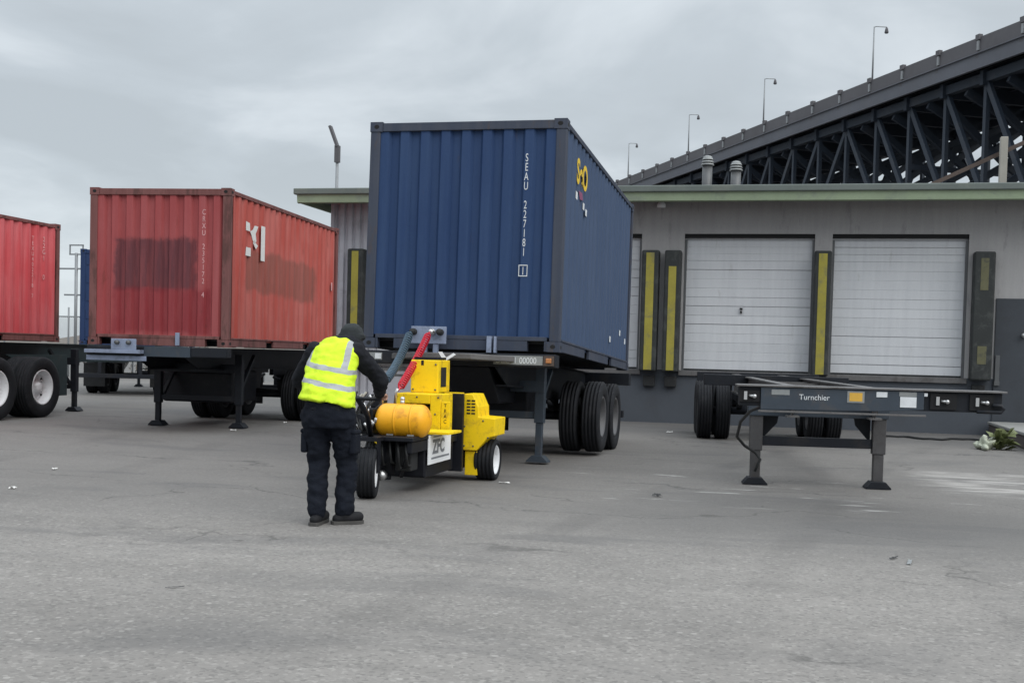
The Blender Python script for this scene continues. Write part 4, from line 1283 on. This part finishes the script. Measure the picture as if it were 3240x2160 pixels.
MB().tube([(-0.03, -0.42, 0.86), (-0.02, -0.42, 1.02), (0.0, -0.42, 1.06)], 0.016, 8).tube([(-0.10, -0.60, 0.86), (-0.11, -0.60, 1.10), (-0.09, -0.58, 1.14)], 0.016, 8).build('hose_riser', K['chrome'], mv)
# tiller with twin grips held by the worker
tl = MB().tube([(-0.05, -1.05, 0.60), (-0.02, -1.25, 0.82), (0.06, -1.72, 1.0)], 0.028, 10).tube([(-0.14, -1.80, 1.0), (0.06, -1.72, 1.0), (0.30, -1.76, 1.0)], 0.017, 10)
tl.build('tiller', K['machine_black'], mv)


def coil(name, label, p0, p1, rad, tr, turns, mat, sag=0.08):
    p0, p1 = Vector(p0), Vector(p1)
    d_ = p1 - p0
    u = d_.normalized().orthogonal().normalized()
    v = d_.normalized().cross(u)
    n = turns * 12
    pts = [p0]
    for i in range(n + 1):
        t = i / n
        tt = 0.04 + 0.92 * t
        k = min(1, t * turns, (1 - t) * turns)
        a = 2 * pi * turns * t
        pts.append(p0 + d_ * tt + Vector((0, 0, -sag * sin(pi * t))) + (u * cos(a) + v * sin(a)) * rad * k)
    pts.append(p1)
    m = MB().tube(pts, tr, 6)
    return tag(m.build(name, mat), label, 'hose')


coil('coiled_air_hose', 'red coiled air hose running from the yellow mover up to the plate', (-4.0, 11.6, 1.04), (-4.31, 13.60, 1.69), 0.036, 0.010, 27, K['red_hose'], 0.03)
coil('coiled_air_hose', 'dark teal coiled air hose left of the red one', (-4.10, 11.45, 1.12), (-4.55, 13.60, 1.69), 0.040, 0.011, 27, K['teal_hose'], 0.06)


# ------------------------------------------------------------------ worker
def remesh(mb, voxel, name, mat, parent, smooth=4, push=0.0, wr=0.0, wscale=9, seed=0):
    me = mb.mesh('tmp', mat)
    o = bpy.data.objects.new('tmp', me)
    C.objects.link(o)
    md = o.modifiers.new('r', 'REMESH')
    md.mode = 'VOXEL'
    md.voxel_size = voxel
    sm = o.modifiers.new('s', 'SMOOTH')
    sm.factor = 0.5
    sm.iterations = smooth
    bpy.context.view_layer.update()
    me2 = bpy.data.meshes.new_from_object(o.evaluated_get(bpy.context.evaluated_depsgraph_get()))
    bpy.data.objects.remove(o)
    if push or wr:
        ns = [v.normal.copy() for v in me2.vertices]
        for v, n_ in zip(me2.vertices, ns):
            q = v.co.copy()
            s = Vector((q.x * wscale, q.y * wscale, q.z * wscale * 1.6 + seed))
            v.co = q + n_ * (push + wr * (mnoise.noise(s) + 0.5 * mnoise.noise(s * 2.1)))
    me2.materials.clear()
    me2.materials.append(mat)
    me2.name = name
    for p in me2.polygons:
        p.use_smooth = True
    return link(name, me2, parent)


def limb(m, pts, rs, seg=14):
    pts = [Vector(p) for p in pts]
    for i in range(len(pts) - 1):
        m.tube([pts[i], pts[i + 1]], [rs[i], rs[i + 1]], seg)
    for p, r in zip(pts, rs):
        m.ball(p, r, seg, 10)


def loft(m, rings, seg=24):
    """rings: (center, rx, ry, tilt about x)"""
    vs, fs = [], []
    for c, rx, ry, tl_ in rings:
        for k in range(seg):
            a = 2 * pi * k / seg
            ca, sa = cos(a), sin(a)
            q = Vector((rx * abs(ca) ** 0.85 * (1 if ca > 0 else -1), ry * abs(sa) ** 0.85 * (1 if sa > 0 else -1), 0))
            q.rotate(Euler((tl_, 0, 0)))
            vs.append(Vector(c) + q)
    n = len(rings)
    for i in range(n - 1):
        for k in range(seg):
            k2 = (k + 1) % seg
            fs.append((i * seg + k, i * seg + k2, (i + 1) * seg + k2, (i + 1) * seg + k))
    fs.append(tuple(range(seg - 1, -1, -1)))
    fs.append(tuple((n - 1) * seg + k for k in range(seg)))
    m.add(vs, fs)


man = thing('person', 'worker in a yellow hi-vis vest and black clothes bending to the machine tiller', 'person', (-3.74, 9.1, 0))
SH_L, SH_R = (-0.235, 0.24, 1.425), (0.125, 0.27, 1.425)
EL_L, EL_R = (-0.46, 0.44, 1.17), (0.25, 0.54, 1.19)
WR_L, WR_R = (-0.40 + 0.02, 0.98 + 0.10, 1.03), (0.03 + 0.01, 1.04 + 0.10, 1.04)
WR_L, WR_R = (-0.36, 1.02, 1.045), (0.05, 1.06, 1.045)
HIP_L, HIP_R = (-0.115, 0.0, 0.93), (0.10, 0.02, 0.93)
KN_L, KN_R = (-0.105, 0.06, 0.50), (0.125, 0.12, 0.50)
AN_L, AN_R = (-0.055, -0.08, 0.09), (0.135, 0.04, 0.09)
HD = Vector((0.015, 0.46, 1.55))
TORSO = [((-0.005, 0.0, 0.90), 0.165, 0.115, 0.0), ((-0.01, 0.02, 1.02), 0.155, 0.105, -0.15), ((-0.03, 0.09, 1.15), 0.155, 0.10, -0.45),
         ((-0.05, 0.19, 1.30), 0.175, 0.11, -0.6), ((-0.055, 0.26, 1.41), 0.165, 0.095, -0.7), ((-0.03, 0.32, 1.475), 0.085, 0.07, -0.8)]
bd = MB()
loft(bd, TORSO)
limb(bd, [SH_L, EL_L, WR_L], [0.052, 0.042, 0.027])
limb(bd, [SH_R, EL_R, WR_R], [0.052, 0.042, 0.027])
limb(bd, [HIP_L, KN_L, AN_L], [0.085, 0.058, 0.038])
limb(bd, [HIP_R, KN_R, AN_R], [0.085, 0.058, 0.038])
limb(bd, [AN_L, (-0.06, 0.08, 0.05)], [0.04, 0.035])
limb(bd, [AN_R, (0.21, 0.10, 0.05)], [0.04, 0.035])
limb(bd, [(-0.03, 0.32, 1.46), HD - Vector((0, 0.03, 0.05))], [0.06, 0.055])
# head: skull, jaw, nose, ears, brow
bd.ball(HD, (0.076, 0.095, 0.10), 20, 14)
bd.ball(HD + Vector((0, 0.045, -0.07)), (0.055, 0.06, 0.06), 16, 12)
bd.ball(HD + Vector((0, 0.105, -0.035)), (0.014, 0.022, 0.022), 10, 8)
bd.ball(HD + Vector((0, 0.085, 0.01)), (0.05, 0.02, 0.014), 12, 8)
bd.ball(HD + Vector((0, 0.098, -0.078)), (0.024, 0.012, 0.01), 10, 8)
for s in (-1, 1):
    bd.ball(HD + Vector((s * 0.078, 0.0, -0.02)), (0.012, 0.025, 0.034), 10, 8)
# hands closed round the tiller grips
for wr_, s in ((WR_L, -1), (WR_R, 1)):
    wv = Vector(wr_)
    palm = wv + Vector((0, 0.07, -0.005))
    bd.ball(palm, (0.042, 0.05, 0.018), 14, 10)
    for k in range(4):
        bx_ = palm + Vector((-0.031 + k * 0.0205, 0.035, 0.004))
        ln = (0.9, 1.0, 0.95, 0.75)[k if s < 0 else 3 - k]
        p1 = bx_ + Vector((0, 0.030 * ln, -0.008))
        p2 = p1 + Vector((0, 0.006, -0.032 * ln))
        p3 = p2 + Vector((0, -0.024 * ln, -0.012))
        limb(bd, [bx_, p1, p2, p3], [0.0105, 0.010, 0.009, 0.008], 8)
    t0 = palm + Vector((-s * 0.036, -0.005, -0.004))
    limb(bd, [t0, t0 + Vector((-s * 0.014, 0.025, -0.022)), t0 + Vector((-s * 0.002, 0.042, -0.045))], [0.013, 0.011, 0.009], 8)
body = remesh(bd, 0.0075, 'body', K['skin'], man, 3)
for s in (-1, 1):
    MB().ball(HD + Vector((s * 0.032, 0.083, -0.012)), 0.011, 10, 8).build('eye', K['eye'], body)
# sweatshirt
hd = MB()
loft(hd, [((-0.005, 0.0, 0.945), 0.205, 0.145, 0.0), ((-0.01, 0.02, 1.03), 0.20, 0.14, -0.15), ((-0.03, 0.09, 1.15), 0.195, 0.13, -0.45),
          ((-0.05, 0.19, 1.30), 0.205, 0.135, -0.6), ((-0.055, 0.26, 1.41), 0.19, 0.12, -0.7), ((-0.025, 0.33, 1.485), 0.10, 0.09, -0.8)])
for a_, b2, c2 in ((SH_L, EL_L, WR_L), (SH_R, EL_R, WR_R)):
    a_, b2, c2 = Vector(a_), Vector(b2), Vector(c2)
    limb(hd, [a_, (a_ + b2) / 2, b2, (b2 + c2) / 2, b2.lerp(c2, 0.93)], [0.086, 0.078, 0.072, 0.062, 0.048])
# bunched hood round the neck
limb(hd, [(-0.11, 0.31, 1.475), (-0.045, 0.285, 1.50), (0.05, 0.31, 1.505), (0.10, 0.40, 1.47)], [0.055, 0.068, 0.068, 0.055])
remesh(hd, 0.011, 'sweatshirt', K['hoodie'], man, 5, 0.0, 0.012, 10, 3)
# knit cap
cp = MB()
cp.ball(HD + Vector((0, -0.012, 0.020)), (0.104, 0.118, 0.108), 22, 16)
cp.ball(HD + Vector((0, -0.05, -0.04)), (0.098, 0.08, 0.085), 18, 12)
cp.lathe([(-0.022, 0.108), (-0.02, 0.117), (0.018, 0.117), (0.022, 0.108)], (HD.x, HD.y - 0.012, HD.z + 0.012), 'z', 28)
cpo = remesh(cp, 0.008, 'knit_cap', K['cap'], man, 2, 0.0, 0.007, 14, 1)
# trousers
tr = MB()
loft(tr, [((0.0, 0.0, 0.80), 0.205, 0.14, 0.0), ((0.0, 0.0, 0.90), 0.212, 0.15, 0.0), ((-0.005, 0.0, 1.0), 0.20, 0.14, 0.0), ((-0.008, 0.02, 1.06), 0.185, 0.13, -0.1)])
for a_, b2, c2 in ((HIP_L, KN_L, AN_L), (HIP_R, KN_R, AN_R)):
    a_, b2, c2 = Vector(a_), Vector(b2), Vector(c2)
    limb(tr, [a_ + Vector((0, 0, -0.03)), a_.lerp(b2, 0.5), b2, b2.lerp(c2, 0.5), b2.lerp(c2, 0.92)], [0.122, 0.108, 0.090, 0.082, 0.082])
remesh(tr, 0.011, 'trousers', K['trousers'], man, 4, 0.0, 0.017, 9, 9)
for s, a_, b2 in ((-1, HIP_L, KN_L), (1, HIP_R, KN_R)):
    c_ = Vector(a_).lerp(Vector(b2), 0.52) + Vector((s * 0.095, 0.0, -0.02))
    pk2 = MB().box((c_.x - 0.028, c_.y - 0.075, c_.z - 0.10), (c_.x + 0.028, c_.y + 0.075, c_.z + 0.07)).box((c_.x - 0.032, c_.y - 0.08, c_.z + 0.06), (c_.x + 0.032, c_.y + 0.08, c_.z + 0.10))
    pk2.build('cargo_pocket', K['trousers'], man, 0.018)
kp = MB()
# boots
for an, toe in ((Vector(AN_L), Vector((-0.075, 0.13, 0.04))), (Vector(AN_R), Vector((0.235, 0.115, 0.045)))):
    m = MB()
    base = Vector((an.x, an.y, 0))
    heel = base + (base - Vector((toe.x, toe.y, 0))).normalized() * 0.055 + Vector((0, 0, 0.045))
    limb(m, [an + Vector((0, 0, 0.05)), an + Vector((0, 0, -0.02))], [0.055, 0.055])
    limb(m, [heel, base + Vector((0, 0, 0.055)), (base + toe) / 2 + Vector((0, 0, 0.03)), toe + Vector((0, 0, 0.012))], [0.044, 0.052, 0.052, 0.046])
    m.v = [(x, y_, max(z, 0.022)) for x, y_, z in m.v]
    bo = remesh(m, 0.008, 'boot', K['boot'], man, 3)
    dirv = (Vector((toe.x, toe.y, 0)) - base).normalized()
    sd_ = Vector((-dirv.y, dirv.x, 0))
    a0 = base - dirv * 0.105
    L_ = (Vector((toe.x, toe.y, 0)) - a0).length + 0.045
    outl = []
    for t_, w_ in ((0, 0.025), (0.04, 0.042), (0.25, 0.046), (0.5, 0.044), (0.72, 0.052), (0.9, 0.042), (1.0, 0.015)):
        outl.append((t_ * L_, w_))
    poly = [a0 + dirv * t_ + sd_ * w_ for t_, w_ in outl] + [a0 + dirv * t_ - sd_ * w_ for t_, w_ in outl[::-1]]
    s_ = MB().prism([(p.x, p.y) for p in poly], 'z', 0.002, 0.03)
    s_.build('sole', K['sole'], bo)
# hi-vis vest
vs_ = MB()
loft(vs_, [((-0.012, 0.0, 1.005), 0.238, 0.178, -0.12), ((-0.02, 0.03, 1.08), 0.226, 0.165, -0.25), ((-0.04, 0.10, 1.18), 0.216, 0.152, -0.45),
           ((-0.055, 0.19, 1.30), 0.218, 0.152, -0.6), ((-0.058, 0.25, 1.39), 0.208, 0.138, -0.7), ((-0.05, 0.30, 1.46), 0.165, 0.11, -0.8), ((-0.035, 0.325, 1.495), 0.10, 0.085, -0.85)])
vs_.v = [(x, y_, z - 0.14 * (x + 0.03) * max(0.0, min(1.0, (1.32 - z) / 0.3))) for x, y_, z in vs_.v]
remesh(vs_, 0.009, 'hi_vis_vest', K['vest'], man, 3, 0.004, 0.017, 7.5, 5)

# ------------------------------------------------------------------ bridge
br = thing('truss_bridge', 'long dark steel truss highway bridge rising behind the warehouse', 'bridge', (27.56, 166.48, 0))
BD = Vector((-0.475, 0.880, 0)).normalized()
BN = Vector((0.880, 0.475, 0)).normalized()
ZT = 47.0
PN = 9.14
def bp(s, n, z):
    return BD * s + BN * n + Vector((0, 0, z))
S0, S1 = -82.0, 300.0
WB = 24.0
MB().beam(bp(S0, 0.15, 45.85), bp(S1, 0.15, 45.85), 0.3, 2.3).build('parapet', K['bridge_parapet'], br)
MB().beam(bp(S0, WB - 0.15, 45.85), bp(S1, WB - 0.15, 45.85), 0.3, 2.3).build('parapet', K['bridge_parapet'], br)
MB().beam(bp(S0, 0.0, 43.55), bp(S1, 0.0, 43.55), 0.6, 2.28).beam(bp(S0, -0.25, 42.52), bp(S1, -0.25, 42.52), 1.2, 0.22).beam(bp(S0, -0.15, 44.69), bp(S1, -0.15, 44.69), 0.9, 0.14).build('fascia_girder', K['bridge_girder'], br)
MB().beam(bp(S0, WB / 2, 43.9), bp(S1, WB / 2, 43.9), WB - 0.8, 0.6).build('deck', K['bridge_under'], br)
P0 = -8
NP = 36
def sx_(k):
    return k * PN
topz, botz = 41.6, 27.0
def depth_at(k):
    # the lower chord dips towards the tower nearest the camera
    return botz - 7.0 * (1 - min(1.0, abs(k + 6) / 10.0))
for n_, lab in ((1.6, 'near'), (WB - 1.6, 'far')):
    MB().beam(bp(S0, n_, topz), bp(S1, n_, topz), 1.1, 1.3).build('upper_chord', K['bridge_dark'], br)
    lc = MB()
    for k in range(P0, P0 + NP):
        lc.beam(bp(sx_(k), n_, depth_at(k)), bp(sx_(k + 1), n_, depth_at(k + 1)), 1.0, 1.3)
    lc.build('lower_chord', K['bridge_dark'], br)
vert_me = MB().box((-0.32, -0.32, -1), (0.32, 0.32, 0)).mesh('truss_vertical', K['bridge_dark'])
for k in range(P0, P0 + NP):
    for n_ in (1.6, WB - 1.6):
        zb = depth_at(k)
        o = link('truss_vertical', vert_me, br, 0, bp(sx_(k), n_, topz))
        o.rotation_euler = (0, 0, math.atan2(BD.y, BD.x))
        o.scale = (1, 1, topz - zb)
        ka, kb = (k + 1, k) if k < 5 else (k, k + 1)
        MB().beam(bp(sx_(ka), n_, topz - 0.4), bp(sx_(kb), n_, depth_at(kb) + 0.4), 0.6, 0.8).build('truss_diagonal', K['bridge_dark'], br)
    # floor beam, sway frame and bottom lateral bracing
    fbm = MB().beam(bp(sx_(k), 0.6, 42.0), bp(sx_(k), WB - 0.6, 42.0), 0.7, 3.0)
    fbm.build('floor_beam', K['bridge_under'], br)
    if k < 22:
        zb = depth_at(k)
        sw_ = MB()
        zm = (topz + zb) / 2
        sw_.beam(bp(sx_(k), 1.6, topz - 2.0), bp(sx_(k), WB / 2, zm - 2), 0.6, 1.0).beam(bp(sx_(k), WB - 1.6, topz - 2.0), bp(sx_(k), WB / 2, zm - 2), 0.6, 1.0)
        if k % 2:
            sw_.beam(bp(sx_(k), 1.6, zm - 2), bp(sx_(k), WB - 1.6, zm - 2), 0.5, 0.8)
        sw_.beam(bp(sx_(k), 1.6, zb), bp(sx_(k), WB / 2, zm - 2), 0.6, 1.0).beam(bp(sx_(k), WB - 1.6, zb), bp(sx_(k), WB / 2, zm - 2), 0.6, 1.0)
        sw_.build('sway_frame', K['bridge_dark'], br)
        lt = MB()
        for z_, zz_ in ((depth_at(k), depth_at(k + 1)),):
            lt.beam(bp(sx_(k), 1.6, z_), bp(sx_(k + 1), WB - 1.6, zz_), 0.7, 0.9).beam(bp(sx_(k), WB - 1.6, z_), bp(sx_(k + 1), 1.6, zz_), 0.7, 0.9).beam(bp(sx_(k), 1.6, z_), bp(sx_(k), WB - 1.6, z_), 0.8, 1.0)
        lt.build('lateral_bracing', K['bridge_dark'], br)
        ct = MB()
        ct.beam(bp(sx_(k) + PN / 2, 1.6, topz - 1), bp(sx_(k) + PN / 2, WB / 2, topz - 6), 0.5, 1.2).beam(bp(sx_(k) + PN / 2, WB - 1.6, topz - 1), bp(sx_(k) + PN / 2, WB / 2, topz - 6), 0.5, 1.2)
        ct.build('knee_brace', K['bridge_dark'], br)
str_ = MB()
for j in range(1, 8):
    str_.beam(bp(S0, WB * j / 8, 43.0), bp(S1, WB * j / 8, 43.0), 0.5, 1.4)
str_.build('stringer', K['bridge_under'], br)
pm_ = MB().box((-0.22, -0.2, 1.2), (0.22, 0.0, 2.5))
pm_.cur = 1
pm_.box((-0.42, -0.30, 2.6), (0.42, 0.3, 3.35)).box((-0.3, -0.3, 0.1), (0.3, 0.0, 0.9))
pm = pm_.mesh('parapet_post', [K['bridge_post'], K['bridge_parapet']])
pole_s = [36.6 * (i + 1) for i in range(5)]
for k in range(-6, 24):
    s_ = 36.6 + k * 9.15
    o = link('parapet_post', pm, br, 0, bp(s_, -0.02, 44.0))
    o.rotation_euler = (0, 0, math.atan2(BD.y, BD.x) + pi)
for s_ in (-70, 25, 120, 215):
    tw = MB()
    for n_ in (2.5, WB - 2.5):
        tw.beam(bp(s_, n_, 0), bp(s_, n_, 26), 3.0, 3.0)
    tw.beam(bp(s_, 2.5, 21), bp(s_, WB - 2.5, 21), 2.5, 2.5)
    tw.build('pier', K['bridge_dark'], br)


def deck_lamp(s_, label):
    t = thing('street_lamp', label, 'street lamp', Vector((27.56, 166.48, 0)) + bp(s_, 0.2, 46.2), (0, 0, R(13.5)), 'lamp posts along the bridge')
    MB().tube([(0, 0, 0), (0, 0, 9.3)], [0.16, 0.10], 8).build('pole', K['pole_grey'], t)
    MB().tube([(0, 0, 9.2), (0.3, 0, 9.35), (2.0, 0, 9.3)], 0.07, 6).build('arm', K['pole_grey'], t)
    MB().lathe([(-0.9, 0.25), (-0.75, 0.34), (-0.2, 0.22), (0.1, 0.08)], (2.0, 0, 9.2), 'z', 12).build('lamp_head', K['bridge_parapet'], t)
    return t


sp0 = 36.3
deck_lamp(36.3, 'tallest street lamp on the bridge, nearest its high right end')
deck_lamp(74.2, 'second street lamp along the bridge from its high right end')
deck_lamp(110.2, 'third street lamp along the bridge, above the two roof vents')
deck_lamp(148.2, 'smallest street lamp where the bridge drops behind the blue container')

# ------------------------------------------------------------------ floodlight mast, fence, background
fl = thing('floodlight_pole', 'slim grey pole with a bent arm rising behind the warehouse roof', 'lamp post', (-23.05, 56.5, 0))
MB().tube([(0, 0, 0), (0, 0, 11.6)], [0.12, 0.08], 8).build('pole', K['pole_grey'], fl)
MB().beam((0, 0, 11.0), (0.0, 0, 11.85), 0.24, 0.24).beam((0, 0, 11.8), (-0.42, 0, 12.85), 0.30, 0.12).build('lamp_head', K['bridge_parapet'], fl)

fe_ = thing('chain_link_fence', 'tall chain link fence behind the left containers', 'fence', (-45, 43, 0), (0, 0, R(8)))
MB().add([(0, 0, 0), (30, 0, 0), (30, 0, 2.6), (0, 0, 2.6)], [(0, 1, 2, 3)])
fm_ = MB()
fm_.add([(0, 0, 0.05), (32, 0, 0.05), (32, 0, 2.6), (0, 0, 2.6)], [(0, 1, 2, 3)])
fm_.build('wire_mesh', K['chainlink'], fe_)
pme = MB().cyl((0, 0, 0), (0, 0, 3.0), 0.04, 8).mesh('fence_post', K['pole_grey'])
for i in range(12):
    link('fence_post', pme, fe_, 0, (i * 2.9, 0.05, 0))
MB().cyl((0, 0.05, 2.6), (32, 0.05, 2.6), 0.03, 6).build('top_rail', K['pole_grey'], fe_)

ut = thing('utility_pole', 'steel pole with crossarms beyond the fence at left', 'pole', (-26.9, 40.0, 0))
MB().cyl((0, 0, 0), (0, 0, 4.9), 0.06, 8).build('pole', K['pole_grey'], ut)
MB().beam((-0.3, 0, 4.85), (0.3, 0, 4.85), 0.05, 0.05).beam((-0.3, 0, 5.2), (0.3, 0, 5.2), 0.05, 0.05).beam((-0.28, 0, 4.85), (-0.28, 0, 5.2), 0.04, 0.04).beam((0.28, 0, 4.85), (0.28, 0, 5.2), 0.04, 0.04).beam((-0.5, 0, 3.3), (0.4, 0, 3.3), 0.06, 0.06).beam((-0.9, 0, 4.3), (0.3, 0, 4.3), 0.06, 0.06).build('crossarm', K['pole_grey'], ut)

hl = MB()
nx = 90
vs = []
for i in range(nx + 1):
    x = -420 + i * 9.0
    h_ = 4.5 + 4.0 * mnoise.noise(Vector((x * 0.02, 3, 0))) + 1.2 * mnoise.noise(Vector((x * 0.13, 9, 0)))
    vs += [(x, 290, -0.5), (x, 298, max(1.0, h_) * 0.7), (x, 310, max(1.4, h_)), (x, 330, -0.5)]
fs = []
for i in range(nx):
    for j in range(3):
        fs.append((i * 4 + j, i * 4 + 4 + j, i * 4 + 5 + j, i * 4 + 1 + j))
hl.smooth = True
hl.add(vs, fs)
tag(hl.build('distant_bank', K['brush']), kind='structure')


def bush(loc, label, r, h_, seed, n=420):
    rnd = random.Random(seed)
    t = thing('bare_shrub', label, 'shrub', loc, (0, 0, 0), 'leafless shrubs beyond the fence')
    st_, lf = MB(), MB()
    for i in range(26):
        a = rnd.uniform(0, 2 * pi)
        q = rnd.uniform(0.2, 1) * r
        tip = Vector((cos(a) * q, sin(a) * q, h_ * rnd.uniform(0.5, 1)))
        st_.tube([(0, 0, 0), tip * 0.5 + Vector((0, 0, 0.2)), tip], [0.05, 0.03, 0.008], 5)
    st_.build('stem', K['rust'], t)
    for i in range(n):
        a = rnd.uniform(0, 2 * pi)
        q = (rnd.random() ** 0.6) * r
        z = h_ * rnd.uniform(0.15, 1) * (1 - 0.35 * (q / r) ** 2)
        c_ = Vector((cos(a) * q, sin(a) * q, z))
        u = Vector((rnd.uniform(-1, 1), rnd.uniform(-1, 1), rnd.uniform(-1, 1))).normalized() * 0.14
        v = u.orthogonal().normalized() * 0.035
        lf.add([c_ - u, c_ + v, c_ + u, c_ - v], [(0, 1, 2, 3)])
    lf.build('twigs', K['brush'], t)


bush((-28.5, 45.5, 0), 'bare brown shrub between the bright red container and the blue one', 1.7, 2.6, 1)
bush((-26.0, 46.5, 0), 'bare brown shrub just left of the blue container edge', 1.6, 2.2, 2)

# ------------------------------------------------------------------ litter on the yard
def scrap(name, label, cat, loc, size, mat, seed):
    rnd = random.Random(seed)
    m = MB()
    n = 5
    for i in range(n + 1):
        for j in range(n + 1):
            u, v = i / n - 0.5, j / n - 0.5
            m.v.append((u * size[0] * (1 + rnd.uniform(-0.15, 0.15)), v * size[1] * (1 + rnd.uniform(-0.15, 0.15)), 0.006 + size[2] * rnd.random()))
    for i in range(n):
        for j in range(n):
            a = i * (n + 1) + j
            m.f.append([a, a + n + 1, a + n + 2, a + 1])
            m.mi.append(0)
            m.sm.append(False)
    o = m.build(name, mat, None, 0, loc)
    o.rotation_euler = (0, 0, rnd.uniform(0, 3))
    tag(o, label, cat, 'scraps of litter on the asphalt')


scrap('paper_scrap', 'small white paper scrap on open asphalt below the left chassis', 'litter', (-8.16, 11.77, 0), (0.07, 0.05, 0.02), K['litter'], 1)
scrap('paper_scrap', 'white paper scrap nearest the left edge on open asphalt', 'litter', (-7.43, 10.05, 0), (0.06, 0.05, 0.02), K['litter'], 2)
scrap('paper_scrap', 'white paper scrap under the front of the brick red container', 'litter', (-9.39, 18.57, 0), (0.09, 0.06, 0.03), K['litter'], 3)
scrap('paper_scrap', 'white paper scrap behind the worker near the brick red chassis', 'litter', (-9.58, 21.11, 0), (0.09, 0.07, 0.03), K['litter'], 4)
scrap('paper_scrap', 'white paper scrap by the right wheel of the yellow mover', 'litter', (-3.12, 12.75, 0), (0.12, 0.04, 0.015), K['litter'], 5)
scrap('paper_scrap', 'flat grey scrap on asphalt in front of the empty chassis', 'litter', (0.86, 9.0, 0), (0.22, 0.03, 0.004), K['grey_label'], 6)
scrap('dark_scrap', 'flat black rubber scrap beside the grey scrap at right', 'litter', (0.76, 9.13, 0), (0.13, 0.02, 0.012), K['litter_dark'], 7)
scrap('dark_scrap', 'small dark pebble of debris left of the empty chassis legs', 'litter', (-1.36, 12.28, 0), (0.09, 0.06, 0.03), K['litter_dark'], 8)
scrap('dark_scrap', 'thin dark strip on the asphalt in the foreground left', 'litter', (-3.55, 6.31, 0), (0.11, 0.012, 0.006), K['litter_dark'], 9)
scrap('paper_scrap', 'white paper scrap by the dock wall beside the empty chassis wheels', 'litter', (-2.35, 23.1, 0), (0.12, 0.08, 0.03), K['litter'], 10)
